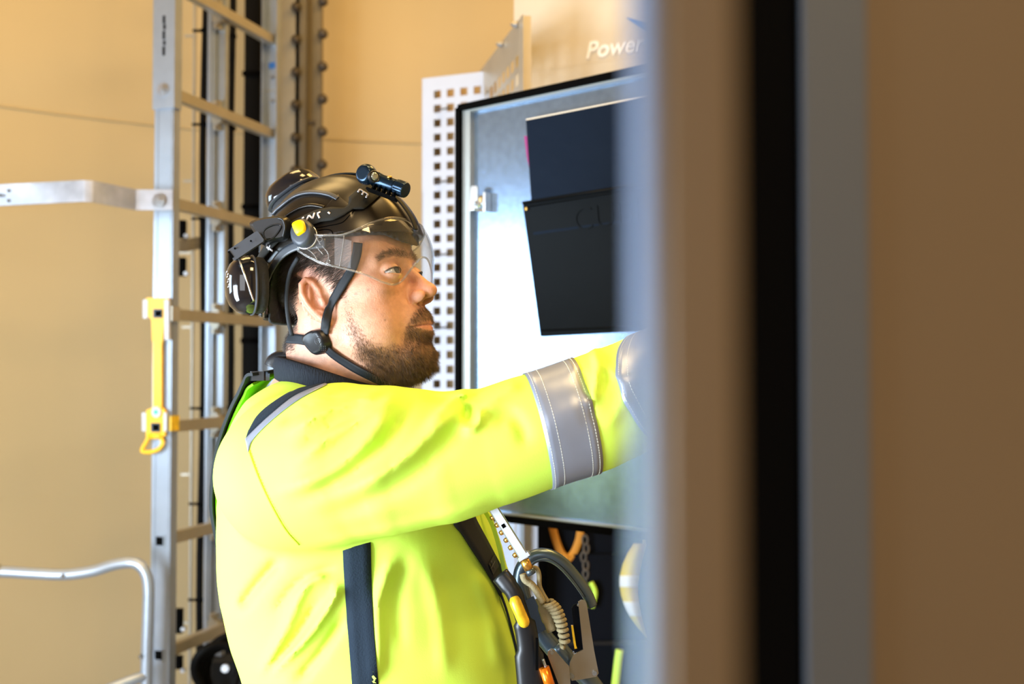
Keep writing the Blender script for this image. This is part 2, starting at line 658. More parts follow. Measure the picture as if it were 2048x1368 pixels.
def sdpoly(P, poly):
    """signed distance of 2-D points to a polygon"""
    P = np.asarray(P, float); V = np.array(poly, float)
    d = np.full(len(P), 1e18); s = np.ones(len(P))
    j = len(V) - 1
    for i in range(len(V)):
        e = V[j] - V[i]; w = P - V[i]
        b = w - e * np.clip((w @ e) / (e @ e), 0, 1)[:, None]
        d = np.minimum(d, (b * b).sum(1))
        c1 = P[:, 1] >= V[i, 1]; c2 = P[:, 1] < V[j, 1]; c3 = e[0] * w[:, 1] > e[1] * w[:, 0]
        fl = (c1 & c2 & c3) | (~c1 & ~c2 & ~c3)
        s = np.where(fl, -s, s)
        j = i
    return s * np.sqrt(d)

# ------------------------------------------------------------------ THE SETTING: round tower room
TC, TR = np.array([0.0, 1.0]), 2.6


def ringwall(name, z0, z1, r0, r1, material, n=128):
    v, f = [], []
    for i in range(n):
        a = 2 * math.pi * i / n
        c, s = math.cos(a), math.sin(a)
        for r, z in ((r0, z0), (r0, z1), (r1, z1), (r1, z0)):
            v.append((TC[0] + r * c, TC[1] + r * s, z))
    for i in range(n):
        j = (i + 1) % n
        for k in range(4):
            f.append((i * 4 + k, i * 4 + (k + 1) % 4, j * 4 + (k + 1) % 4, j * 4 + k))
    return meshobj(name, v, f, material, None, True)


def disc(name, z0, z1, material, r=TR + .05, n=96):
    m = MB()
    m.prism([(TC[0] + r * math.cos(2 * math.pi * i / n), TC[1] + r * math.sin(2 * math.pi * i / n), z0) for i in range(n)], (0, 0, z1 - z0))
    return m.build(name, material)


tag(auto_smooth(ringwall('wall_round', 0, 4.3, TR, TR + .04, 'tower_paint'), 30), kind='structure')
tag(disc('floor', -.05, 0, 'concrete_floor'), kind='structure')
tag(disc('ceiling', 4.3, 4.35, 'tower_paint'), kind='structure')
sm = MB()
pts = [(TC[0] + (TR - .001) * math.cos(a), TC[1] + (TR - .001) * math.sin(a), 2.385) for a in np.linspace(0, 2 * math.pi, 160, endpoint=False)]
sm.tube(pts, .004, 6, closed=True)
tag(sm.build('trim_1', 'tower_paint', None, True), kind='structure')


def G(px, d, z=0.0):
    """ground-plan point under pixel column px at depth d"""
    p = W(px, 733, d)
    return np.array([p[0], p[1], z])


def ZP(py, d):
    return float(W(1024, py, d)[2])


Z = np.array([0, 0, 1.0])

# ------------------------------------------------------------------ LADDER
LB, RB = G(325, 2.5), G(543, 2.98)
E = (RB - LB) / np.linalg.norm(RB - LB)
Nn_ = np.array([E[1], -E[0], 0])
lad = thing('ladder', 'tall aluminium ladder with thick rungs fixed to the tower wall behind the man', 'ladder', LB)
H = 4.1


def channel(base, width, depth, z0, z1, name, parent, side=1, material='aluminium'):
    """open C profile: web facing -E*side, flanges going back along E*side"""
    m = MB()
    c = base + Z * (z0 + z1) / 2
    hz = Z * (z1 - z0) / 2
    m.box(c, Nn_ * width / 2, E * .0018, hz)
    for s in (-1, 1):
        m.box(c + Nn_ * s * (width / 2 - .002) + E * side * depth / 2, Nn_ * .002, E * depth / 2, hz)
        m.box(c + Nn_ * s * (width / 2 - .008) - E * side * .0022, Nn_ * .0035, E * .0012, hz)
    return m.build(name, material, parent)


channel(LB, .057, .024, 0.02, H, 'rail', lad, 1)
channel(RB, .052, .024, 0.02, H, 'rail', lad, -1)
rung_z = [ZP(y, 2.5) for y in (1305, 1080, 855, 628, 402, 178)]
pitch = (rung_z[-1] - rung_z[0]) / 5
zs = sorted(rung_z + [rung_z[-1] + pitch * k for k in range(1, 5)] + [rung_z[0] - pitch * k for k in range(1, 4)])
L = np.linalg.norm(RB - LB)
mr = MB()
mr.box((0, 0, 0), E * (L / 2), Nn_ * .0125, Z * .0135, 0)
mr.box((0, 0, .0142), E * (L / 2 - .02), Nn_ * .009, Z * .0008, 0)
r0 = None
for z in zs:
    loc = (LB + RB) / 2 + Z * z
    if r0 is None:
        r0 = meshobj('rung', np.array(mr.v) + loc, mr.f, 'aluminium_dull', lad, loc=loc)
    else:
        copy_of(r0, lad, loc)
pe = MB()
pe.box((0, 0, 0), Nn_ * .0150, E * .0022, Z * .0150, .003)
pi_ = MB()
pi_.box((0, 0, 0), Nn_ * .0100, E * .0012, Z * .0105, .002)
e0 = None
for z in zs:
    if abs(z - rung_z[4]) < .02 or abs(z - rung_z[5]) < .02:
        continue
    loc = LB - E * .003 + Z * z
    l2 = LB - E * .0062 + Z * z
    if e0 is None:
        e0 = meshobj('rung_end', np.array(pe.v) + loc, pe.f, 'aluminium', lad, loc=loc)
        e1 = meshobj('rung_opening', np.array(pi_.v) + l2, pi_.f, 'black_rubber', e0, loc=l2)
    else:
        c = copy_of(e0, lad, loc)
        copy_of(e1, c, l2)
# splice plate on top of the left rail with a slot and a bolt
m = MB()
zt, zb = 4.0, ZP(213, 2.49)
m.box(LB - E * .006 + Z * (zt + zb) / 2, Nn_ * .031, E * .002, Z * (zt - zb) / 2)
m.box(LB + Nn_ * .033 + E * .006 + Z * (zt + zb) / 2, Nn_ * .002, E * .015, Z * (zt - zb) / 2)
spl = m.build('splice_plate', 'aluminium', lad)
m = MB()
for k, (a, b) in enumerate(((22, 38), (40, 50), (53, 70), (73, 82), (85, 103))):
    za, zc = ZP(b, 2.48), ZP(a, 2.48)
    off = .0015 * (k % 2)
    m.box(LB + Nn_ * (.002 + off) - E * .0085 + Z * (za + zc) / 2, Nn_ * .0035, E * .0006, Z * (zc - za) / 2)
m.build('slot_mark', 'black_rubber', spl)


def bolt(name, base, axis, r, mat_, parent, n=6):
    m = MB()
    axis = np.array(axis, float)
    m.cyl(base, base + axis * .003, r * 1.35, 20)
    m.cyl(base + axis * .003, base + axis * .0095, r, n)
    m.cyl(base + axis * .0095, base + axis * .013, r * .55, 12)
    return auto_smooth(m.build(name, mat_, parent))


bolt('bolt', LB - E * .008 + Nn_ * .001 + Z * ZP(173, 2.48), -E, .0125, 'steel_bolt', lad)
m = MB()
p = RB + E * -.004
m.box(RB - E * .004 + Z * ZP(127, 2.98), Nn_ * .0125, E * .0008, Z * .009)
m.build('blue_sticker', 'blue_tape', lad)
m = MB()
m.box(RB - E * .003 + Z * ZP(178, 2.98), Nn_ * .027, E * .001, Z * .002)
m.build('joint_line', 'aluminium_dull', lad)
for y in (152, 200):
    bolt('rivet', RB - E * .004 + Z * ZP(y, 2.98), -E, .004, 'steel_bolt', lad, 8)

# rung end brackets on the rail
for y, mt in ((628, 'aluminium_dull'), (846, 'indicator_yellow')):
    m = MB()
    m.box(LB + Nn_ * .034 + E * .004 + Z * ZP(y, 2.5), Nn_ * .0025, E * .016, Z * .019)
    m.build('rail_clip', mt, lad)

# fall-arrest guide rail behind the rungs
gb = LB + E * L * .525 - Nn_ * .043
m = MB()
m.box(gb + Z * H / 2, Nn_ * .011, E * .012, Z * H / 2)
m.box(gb - E * .014 + Z * H / 2, Nn_ * .004, E * .003, Z * H / 2)
m.box(gb + Nn_ * .024 + E * .004 + Z * H / 2, Nn_ * .012, E * .003, Z * H / 2)
m.box(gb + Nn_ * .036 + E * .010 + Z * H / 2, Nn_ * .002, E * .008, Z * H / 2)
gr = thing('guide_rail', 'narrow aluminium fall arrest guide rail running up behind the ladder rungs', 'rail', gb)
m.build('profile', 'aluminium', gr)
for z in zs:
    m = MB()
    m.box(gb + Nn_ * .02 + Z * (z + .0), Nn_ * .018, E * .016, Z * .022, .004)
    m.cyl(gb + Nn_ * .02 - E * .016 + Z * (z + .034), gb + Nn_ * .02 - E * .024 + Z * (z + .034), .006, 8)
    m.cyl(gb + Nn_ * .02 - E * .016 + Z * (z - .034), gb + Nn_ * .02 - E * .024 + Z * (z - .034), .006, 8)
    m.box(gb + Nn_ * .02 + E * .0 + Z * z, Nn_ * .008, E * .014, Z * .042)
    m.build('rail_clamp', 'aluminium_dull', gr)


def vcable(px, d, r, label, ties, top=4.2, bot=0.02, wob=0.0, name='cable'):
    b = G(px, d)
    t = thing(name, label, 'cable', b)
    m = MB()
    pts = [b + Z * z + RGT * wob * math.sin(z * 5) for z in np.linspace(bot, top, 30)]
    m.tube(pts, r, 10)
    m.build('sheath', 'black_cable', t, True)
    for k in range(ties):
        z = 0.35 + k * (3.6 / ties)
        m = MB()
        m.cyl(b + Z * (z - .004), b + Z * (z + .004), r * 1.35, 12)
        m.box(b + Z * z - RGT * (r + .012), RGT * .014, np.array([0, .003, 0]), Z * .0035)
        m.build('cable_tie', 'black_rubber', t)
    return t


vcable(405, 2.9, .0100, 'thin black cable with ties running up left of the guide rail', 13, wob=.004)
vcable(460, 2.95, .0100, 'thin black cable with ties running up right of the guide rail', 13, wob=.003, name='cable')
for _o in vcable(384, 3.05, .005, 'thinnest cable clipped to the wall between ladder rail and guide rail', 8).children: _o.data.materials[0] = MATS['aluminium_dull']

# wide black cable tray between guide rail and right ladder rail
b = G(502, 3.12)
ct = thing('cable_duct', 'wide flat black cable duct running up the wall behind the ladder', 'duct', b)
for k, dx in enumerate((-.018, -.006, .006, .018)):
    m = MB()
    m.tube([b + RGT * (dx + .001 * math.sin(3 * z + k)) + Z * z for z in np.linspace(.02, 4.2, 24)], .0098, 10)
    m.build('power_cable', 'black_cable', ct, True)
for k in range(9):
    m = MB()
    m.box(b + Z * (.4 + .42 * k) - np.array([0, .013, 0]), RGT * .030, np.array([0, .0015, 0]), Z * .008)
    m.build('cable_strap', 'black_rubber', ct)

# small black clamps and bracket beside the left rail
for y0, y1, lab in ((440, 476, 'upper small black clamp on the wall beside the ladder rail'), (515, 552, 'small black clamp under the short bracket beside the ladder rail'),
                    (1215, 1262, 'tall black clamp low beside the ladder rail'), (1308, 1332, 'smallest black clamp at the bottom beside the ladder rail')):
    d = 2.85
    c = (G(362, d) + Z * (ZP(y0, d) + ZP(y1, d)) / 2)
    t = thing('wall_clamp', lab, 'clamp', c, 'black clamps beside the ladder')
    m = MB()
    m.box(c, RGT * .0105, np.array([0, .012, 0]), Z * (ZP(y0, d) - ZP(y1, d)) / 2, .003)
    m.build('clamp_body', 'black_rubber', t)
    m = MB()
    m.cyl(c + np.array([.016, -.004, -.02]), c + np.array([.016, -.016, -.02]), .006, 10)
    m.build('screw', 'steel_bolt', t)
m = MB()
p0, p1 = G(357, 2.83) + Z * ZP(492, 2.83), G(408, 2.95) + Z * ZP(483, 2.95)
ax = (p1 - p0) / 2
m.box((p0 + p1) / 2, ax, np.array([0, .003, 0]), Z * .018)
m.box(p0 + Z * -.02 + RGT * .02 + np.array([0, -.01, 0]), RGT * .018, np.array([0, .003, 0]), Z * .003)
tag(m.build('wall_bracket', 'aluminium_dull'), 'short grey flat bracket joining ladder rail to the cable beside it', 'bracket')

# bolted tower flange, two vertical ribs with bolts
fb = G(612, 3.3)
fl = thing('bolted_flange', 'vertical dark steel flange with two rows of bolts right of the ladder', 'flange', fb)
for name, px, w, mt in (('flange_web', 574, .040, 'aluminium_dull'), ('flange_web', 601, .018, 'flange_steel'), ('flange_web', 618, .014, 'indicator_yellow'), ('flange_web', 633, .013, 'flange_steel')):
    m = MB()
    dd = 3.36 if mt == 'indicator_yellow' else 3.3
    if mt == 'indicator_yellow': mt = 'tower_paint'
    m.box(G(px, dd) + Z * 2.1, RGT * w, np.array([0, .02, 0]), Z * 2.08)
    m.build(name, mt, fl)
bo = MB(); bo.lathe((0, 0, 0), (0, -1, 0), [(-.002, .0165), (.009, .0165), (.014, .012), (.019, .010)], 10)
b0 = None
zb0 = ZP(9, 3.27)
for px in (589, 643):
    for k in range(-10, 27):
        z = zb0 - k * .1085 + (.02 if px == 643 else 0)
        if z < .05 or z > 4.2: continue
        loc = G(px, 3.27, z)
        if b0 is None:
            b0 = meshobj('bolt', np.array(bo.v) + loc, bo.f, 'dark_bolt', fl, True, loc=loc)
        else:
            copy_of(b0, fl, loc)
m = MB(); m.box(G(621, 3.28, ZP(243, 3.28)), RGT * .012, np.array([0, .006, 0]), Z * .006); m.build('flange_shim', 'dark_bolt', fl)

# flat hoop bar coming off the ladder rail to the left
hb = thing('hoop_bar', 'flat aluminium bar cranked left from the ladder rail with holes at its end', 'bar', LB + Z * ZP(402, 2.5))
path = [W(346, 401, 2.478), W(280, 404, 2.478), W(270, 403, 2.475), W(188, 382, 2.36), W(166, 383, 2.352), W(0, 394, 2.41), W(-240, 408, 2.50)]
path = [np.array([p[0], p[1], 0]) for p in path]
zc = [ZP(401.5, 2.478)] * 3 + [ZP(386, 2.78)] * 2 + [ZP(393, 2.62), ZP(393, 2.62)]
zz = ZP(400, 2.478)
path = [p + Z * (zz + .0) for p in path]
m = MB()
hh, th = .0255, .003


def flatbar(m, path, hh, th):
    n = len(path)
    lf = []
    for i in range(n):
        t = path[min(i + 1, n - 1)] - path[max(i - 1, 0)]
        t[2] = 0
        t = t / np.linalg.norm(t)
        s = np.array([t[1], -t[0], 0])
        lf.append(s)
    v = []
    for p, s in zip(path, lf):
        v += [p + s * th - Z * hh, p + s * th + Z * hh, p - s * th + Z * hh, p - s * th - Z * hh]
    f = [(0, 1, 2, 3), tuple(4 * (n - 1) + k for k in (3, 2, 1, 0))]
    for i in range(n - 1):
        for k in range(4):
            f.append((4 * i + k, 4 * i + (k + 1) % 4, 4 * i + 4 + (k + 1) % 4, 4 * i + 4 + k))
    m.add(v, f)


cp = [path[0], path[0] * .5 + path[1] * .5] + catmull([path[1], path[2]], 4) + [path[2] * .5 + path[3] * .5] + catmull([path[3], path[4]], 4) + [path[5], path[6]]
flatbar(m, cp, hh, th)
auto_smooth(m.build('bar', 'aluminium_stained', hb), 50)
bolt('bolt', W(318, 402, 2.472), -E, .0135, 'steel_bolt', hb)
for px, py in ((2, 391), (19, 382), (19, 402)):
    m = MB()
    c = W(px, py, 2.402)
    m.cyl(c + np.array([0, -.006, 0]), c + np.array([0, .0, 0]), .0035, 12)
    m.build('hole', 'dark_bolt', hb)

# yellow locking strip on the left rail
yb = LB - E * .006
ys = thing('rail_lock', 'yellow plastic locking strip clamped on the ladder rail with a pull loop', 'lock', yb + Z * ZP(750, 2.49))


def face(px, py, off=.006):
    """point on the outer face plane of the left rail"""
    d0 = np.array([W(px, py, 1.0) - CAM]).ravel()
    o = LB - E * off
    t = ((o - CAM) @ E) / (d0 @ E)
    return CAM + d0 * t


def plate(m, pts, off, th):
    ring = [face(x, y, off) for x, y in pts]
    m.prism(ring, -E * th)


m = MB()
plate(m, [(297, 596), (340, 596), (340, 636), (333, 640), (329, 680), (327, 690), (327, 815), (334, 820), (334, 872), (296, 872), (297, 820), (310, 815), (310, 684), (308, 680), (307, 640), (299, 632)], .007, .008)
m.build('strip', 'yellow_plastic', ys)
m = MB()
plate(m, [(291, 600), (300, 600), (300, 637), (291, 637)], .007, .010)
plate(m, [(334, 600), (342, 600), (342, 680), (334, 680)], .007, .010)
plate(m, [(289, 825), (297, 825), (297, 862), (289, 862)], .007, .010)
plate(m, [(332, 825), (338, 825), (338, 862), (332, 862)], .007, .010)
m.build('side_grip', 'white_plastic', ys)['kind'] = 'stuff'
for x, y in ((316.5, 627), (312, 855)):
    m = MB(); plate(m, [(x - 9, y - 9), (x + 9, y - 9), (x + 9, y + 9), (x - 9, y + 9)], .015, .003); s1 = m.build('socket', 'grey_plastic', ys)
    m = MB(); plate(m, [(x - 6, y - 6), (x + 6, y - 6), (x + 6, y + 6), (x - 6, y + 6)], .018, .001); m.build('opening', 'black_rubber', s1)
lp = [face(x, y, .012) for x, y in catmull([(322, 874), (326, 886), (318, 898), (302, 904), (286, 903), (286, 896), (294, 882), (298, 872)], 6)]
m = MB(); m.tube(lp, .0055, 8); m.tube([face(300, 872, .012), face(324, 872, .012)], .008, 8)
m.build('pull_loop', 'yellow_plastic', ys, True)
c = face(315, 824, .015)
m = MB(); m.cyl(c, c - E * .006, .0135, 24); kb = m.build('dial', 'white_plastic', ys)
m = MB(); m.cyl(c - E * .006, c - E * .0075, .0055, 20); mat('dial_green', (.02, .45, .30), .4); m.build('dial_centre', 'dial_green', kb)
m = MB()
for k in range(12):
    y = 700 + k * 8
    plate(m, [(314, y), (323, y), (323, y + 2), (314, y + 2)], .015, .0004)
m.build('print_lines', 'indicator_yellow', ys)

# bent tubular handrail at bottom left
ht = thing('handrail', 'bent aluminium tube handrail at bottom left in front of the ladder', 'handrail', W(290, 1500, 2.35))
P = [W(-260, 1138, 2.30), W(-60, 1142, 2.32), W(0, 1143, 2.34), W(70, 1147, 2.35), W(130, 1149, 2.36), W(185, 1142, 2.375), W(225, 1130, 2.39), W(258, 1125, 2.40), W(278, 1130, 2.40), W(292, 1148, 2.40), W(297, 1178, 2.40), W(296, 1230, 2.40), W(293, 1330, 2.40), W(291, 1480, 2.40), W(289, 1700, 2.40), W(288, 1990, 2.40)]
m = MB(); m.tube(catmull(P, 6), .0135, 16); m.build('tube', 'aluminium', ht, True)
P = [W(291, 1352, 2.40), W(270, 1358, 2.38), W(200, 1385, 2.33), W(60, 1440, 2.2)]
m = MB(); m.tube(catmull(P, 4), .0125, 16); m.build('lower_tube', 'aluminium', ht, True)
m = MB(); m.cyl(W(0, 1143, 2.34), W(-30, 1142, 2.33), .0165, 20); m.build('sleeve', 'aluminium_dull', ht, True)
for px, py in ((128, 1151), (283, 1312)):
    m = MB(); c = W(px, py, 2.352 if px < 200 else 2.39); m.cyl(c, c + np.array([0, -.008, 0]), .005, 14); m.build('set_screw', 'dark_bolt', ht)

# black cable coils on the floor side, bottom behind the man's back
cc = thing('cable_coil', 'loose loops of black cable hanging behind the man at the bottom', 'cable', G(440, 2.7))
for k in range(5):
    c = W(432 + 12 * k, 1345 + 8 * (k % 3), 2.52 + .03 * k)
    m = MB()
    m.tube([c + np.array([(.055 + .008 * k) * math.cos(a), .02 * math.sin(2 * a), (.07 + .01 * k) * math.sin(a)]) for a in np.linspace(0, 2 * math.pi, 28, endpoint=False)], .010, 8, closed=True)
    m.build('cable_loop', 'black_cable', cc, True)
m = MB(); m.box(W(462, 1360, 2.72), RGT * .05, np.array([0, .04, 0]), Z * .06, .01); m.build('cable_box', 'foam_black', cc)
m = MB(); c = W(452, 1335, 2.50); m.cyl(c, c + np.array([0, -.01, 0]), .010, 12); m.build('gland', 'steel_bolt', cc)

# ------------------------------------------------------------------ PERFORATED PANEL


def perforated(name, o, ex, n_, cols, rows, pitch, hole, mx, top, right, bottom, th, material, parent):
    """o = upper left corner, ex = direction along, holes are real openings"""
    m = MB()
    X = [0.0]; isx = []
    for c in range(cols):
        a = mx + c * pitch - hole / 2
        X += [a, a + hole]
    X.append(mx + (cols - 1) * pitch + right)
    Y = [0.0]
    for r in range(rows):
        a = top + r * pitch - hole / 2
        Y += [a, a + hole]
    Y.append(top + (rows - 1) * pitch + bottom)
    v = [o + ex * x - Z * y + n_ * s for s in (0, -th) for y in Y for x in X]
    nx, ny = len(X), len(Y)
    f = []
    def id_(i, j, s): return s * nx * ny + j * nx + i
    for j in range(ny - 1):
        for i in range(nx - 1):
            if i % 2 == 1 and j % 2 == 1:
                f += [(id_(i, j, 0), id_(i + 1, j, 0), id_(i + 1, j, 1), id_(i, j, 1)), (id_(i, j + 1, 0), id_(i + 1, j + 1, 0), id_(i + 1, j + 1, 1), id_(i, j + 1, 1)),
                      (id_(i, j, 0), id_(i, j + 1, 0), id_(i, j + 1, 1), id_(i, j, 1)), (id_(i + 1, j, 0), id_(i + 1, j + 1, 0), id_(i + 1, j + 1, 1), id_(i + 1, j, 1))]
                continue
            f.append((id_(i, j, 0), id_(i, j + 1, 0), id_(i + 1, j + 1, 0), id_(i + 1, j, 0)))
            f.append((id_(i, j, 1), id_(i + 1, j, 1), id_(i + 1, j + 1, 1), id_(i, j + 1, 1)))
    b = [(0, 0), (nx - 1, 0), (nx - 1, ny - 1), (0, ny - 1)]
    for k in range(4):
        (i, j), (i2, j2) = b[k], b[(k + 1) % 4]
        f.append((id_(i, j, 0), id_(i2, j2, 0), id_(i2, j2, 1), id_(i, j, 1)))
    m.add(v, f)
    return m.build(name, material, parent)


pp0 = G(843, 2.62); pp1 = G(960, 2.56)
ex = (pp1 - pp0); ex /= np.linalg.norm(ex)
nn = np.array([ex[1], -ex[0], 0])
pt = thing('perforated_screen', 'tall white steel panel with rows of square holes beside the open door', 'panel', pp0)
o = pp0 + Z * ZP(153, 2.62)
perforated('sheet', o, ex, nn, 4, 44, .0381, .0205, .0445, .0465, .035, .04, .002, 'powder_white', pt)
m = MB()
m.box(pp0 + ex * .002 - nn * .05 + Z * (o[2] / 2 + .1), ex * .0015, nn * .05, Z * (o[2] / 2 - .1))
m.build('side_return', 'powder_white', pt)
m = MB()
m.box(pp0 + ex * .09 - nn * .085 + Z * (o[2] / 2 + .1), ex * .085, nn * .002, Z * (o[2] / 2 - .1))
mat('backing_brown', (.50, .33, .14), .5)
m.build('hole_backing', 'backing_brown', pt)  # brown backing sheet added so the holes come out darker than the wall
for r in (1, 6, 11, 16):
    m = MB()
    a = o + ex * .0445 - Z * (.0465 + r * .0381) + nn * .001
    m.tube(catmull([a, a + ex * .01 + nn * .012 - Z * .006, a + ex * .028 + nn * .012 - Z * .006, a + ex * .0381], 5), .0022, 6)
    m.build('wire_tie', 'grey_plastic', pt, True)

# perforated side plate standing forward of the panel
q0, q1 = G(1040, 2.2), G(959, 2.6)
e2 = q1 - q0; ln = np.linalg.norm(e2); e2 /= ln
n2 = np.array([e2[1], -e2[0], 0])
if n2[0] > 0: n2 = -n2
sp = thing('perforated_bracket', 'grey perforated side plate with a bright flange next to the silver cabinet', 'bracket', q0 + Z * 1.9)
o2 = q1 + Z * ZP(30, 2.2)
perforated('side_plate', o2, -e2, n2, 9, 12, .042, .027, .05, .09, .055, .05, .001, 'grey_plate', sp)
m = MB()
zt, zb = ZP(26, 2.2), ZP(330, 2.2)
m.box(q0 + RGT * .0125 + Z * (zt + zb) / 2, RGT * .0125, np.array([0, .002, 0]), Z * (zt - zb) / 2)
m.build('flange', 'grey_plate', sp)
for z_ in (40, 110):
    bolt('bolt', q0 + e2 * (.02 if z_ == 40 else .16) + n2 * .003 + Z * (ZP(38, 2.2)), n2, .006, 'steel_bolt', sp)

# ------------------------------------------------------------------ SILVER CABINET WITH LETTERING
c0, c1 = G(1028, 2.46), G(1290, 2.32)
e3 = c1 - c0; e3 /= np.linalg.norm(e3)
n3 = np.array([e3[1], -e3[0], 0])
sc_ = thing('silver_cabinet', 'silver steel cabinet with white lettering behind the top of the open door', 'cabinet', c0)


def on3(px, py, off=0.0):
    d0 = W(px, py, 1.0) - CAM
    o = c0 + n3 * off
    return CAM + d0 * (((o - CAM) @ n3) / (d0 @ n3))


zb = on3(1150, 131)[2]
m = MB()
m.box(c0 + e3 * .45 - n3 * .2 + Z * (3.1 + zb) / 2, e3 * .45, n3 * .2, Z * (3.1 - zb) / 2)
m.build('housing', 'brushed_steel', sc_)
m = MB()
m.box(c0 + e3 * .45 - n3 * .195 + Z * ((zb + 1.285) / 2), e3 * .448, n3 * .2, Z * ((zb - 1.285) / 2 - .002))
m.build('base_section', 'brushed_steel', sc_)
v, f = text_mesh('Power', 1.0, .22, .015)
w_ = v[:, 0].max() - v[:, 0].min(); h_ = v[:, 1].max()
a, b, t_ = on3(1173, 117, .0012), on3(1294, 104, .0012), on3(1182, 83, .0012)
sx = np.linalg.norm(b - a) / w_; sy = (t_[2] - a[2]) / .70
vv = [a + e3 * (p[0] - v[:, 0].min()) * sx + Z * p[1] * sy + n3 * (p[2] + .0006) for p in v]
meshobj('lettering', vv, f, 'print_white', sc_)


def decal(pts, material, name):
    m = MB(); m.prism([on3(x, y, .0005) for x, y in pts], n3 * .0015)
    return m.build(name, material, sc_)


decal([(1254, 35), (1270, 39), (1306, 48), (1314, 62), (1310, 69), (1285, 56)], 'print_blue', 'blue_emblem')
decal([(1304, 73), (1311, 72), (1314, 78), (1308, 110), (1300, 111)], 'print_red', 'red_emblem')
v, f = text_mesh('S', 1.0, .22, .015)
a = on3(1318, 108, .0012)
vv = [a + e3 * p[0] * sx + Z * p[1] * sy + n3 * (p[2] + .0006) for p in v]
meshobj('lettering', vv, f, 'print_white', sc_)

# ------------------------------------------------------------------ OPEN CABINET DOOR
D0 = G(916, 2.0)
ED = np.array([.786, -.618, 0.0]); ED /= np.linalg.norm(ED)
ND = np.array([ED[1], -ED[0], 0])
if ND[1] > 0: ND = -ND
dt_, db_ = ZP(209, 2.0), ZP(1030, 2.0)
DW = .64
dr = thing('cabinet_door', 'open grey cabinet door seen from inside with black rubber edge', 'cabinet door', D0 + Z * db_)


def DP(px, py, off=0.0):
    d0 = W(px, py, 1.0) - CAM
    o = D0 + ND * off
    return CAM + d0 * (((o - CAM) @ ND) / (d0 @ ND))


def dq(m, x0, x1, z0, z1, o0, o1, bev=0):
    m.box(D0 + ED * (x0 + x1) / 2 + ND * (o0 + o1) / 2 + Z * (z0 + z1) / 2, ED * (x1 - x0) / 2, Z * (z1 - z0) / 2, ND * (o1 - o0) / 2, bev)


m = MB(); dq(m, 0.001, DW - .001, db_ + .001, dt_ - .001, -.022, -.012, .006); m.build('sheet', 'galvanised', dr)
m = MB()
g = .012
dq(m, 0, g, db_ + .006, dt_ - .006, -.012, .010); dq(m, DW - g, DW, db_ + .006, dt_ - .006, -.012, .010)
dq(m, .006, DW - .006, dt_ - g, dt_, -.012, .010); dq(m, .006, DW - .006, db_, db_ + g, -.012, .010)
auto_smooth(m.build('rubber_gasket', 'black_rubber', dr))
m = MB()
l = .020
dq(m, g, g + l, db_ + g, dt_ - g, -.012, .001); dq(m, DW - g - l, DW - g, db_ + g, dt_ - g, -.012, .001)
dq(m, g + l, DW - g - l, dt_ - g - .004, dt_ - g, -.012, .001); dq(m, g + l, DW - g - l, db_ + g, db_ + g + .004, -.012, .001)
m.build('inner_lip', 'door_lip', dr)
# quarter-turn lock
m = MB()
c = DP(965, 408, -.012)
m.lathe(c, ND, [(0, .017), (.004, .017), (.006, .012), (.018, .012), (.020, .010)], 20)
lk = auto_smooth(m.build('lock', 'lock_metal', dr))
m = MB()
m.box(c + ND * .022 + Z * .012 + ED * -.002, ED * .009, Z * .021, ND * .002, .004)
m.box(c + ND * .010 + ED * .020, ED * .003, Z * .019, ND * .009)
m.box(c + ND * .010 + ED * -.014 - Z * .004, ED * .006, Z * .010, ND * .006)
m.build('lock_cam', 'lock_metal', lk)
m = MB(); m.cyl(c + ND * .024 + Z * -.002, c + ND * .029 + Z * -.002, .006, 6); m.build('lock_nut', 'steel_bolt', lk)

# document pocket fixed on the door
pk = MB()
A, B_, C_, D_ = DP(1045, 405, .020), DP(1345, 357, .020), DP(1345, 658, -.006), DP(1081, 673, -.006)
rg = [A, B_, C_, D_]
pk.prism(rg, -ND * .003)
pk.prism([A, DP(1345, 357, .020), DP(1345, 357, -.010), DP(1049, 405, -.010)], Z * .002)
pk.prism([DP(1045, 405, .020), DP(1081, 673, -.006), DP(1081, 673, -.011), DP(1056, 405, -.011)], ED * .002)
pocket = pk.build('document_pocket', 'black_pocket', dr)
m = MB()
for (xa, ya), (xb, yb_), r in (((1050, 414), (1345, 367), .0014), ((1046, 407), (1345, 360), .003), ((1082, 661), (1345, 650), .0018)):
    m.tube([DP(xa, ya, .021 if ya < 500 else -.004), DP(xb, yb_, .021 if ya < 500 else -.004)], r, 8)
m.build('pocket_fold', 'black_pocket', pocket, True)['kind'] = 'stuff'
m = MB(); c = DP(1053, 418, .021); m.cyl(c, c + ND * .002, .0028, 12); m.build('rivet', 'gold_metal', pocket)
# embossed letters
PN = np.cross(B_ - A, D_ - A); PN /= np.linalg.norm(PN)
if PN @ ND < 0: PN = -PN


def PP(px, py, off=0.0):
    d0 = W(px, py, 1.0) - CAM
    o = A + PN * off
    return CAM + d0 * (((o - CAM) @ PN) / (d0 @ PN))


v, f = text_mesh('CUBIC', 1.0, 0, -.02)
v = v - v.min(0); sc2 = v.max(0)
a, b, t_ = PP(1152, 462, .0006), PP(1330, 434, .0006), PP(1148, 418, .0006)
vv = [a + (b - a) * p[0] / sc2[0] + (t_ - a) * p[1] / sc2[1] + PN * (p[2] * .9) for p in v]
meshobj('embossed_letters', vv, f, 'black_pocket', pocket)

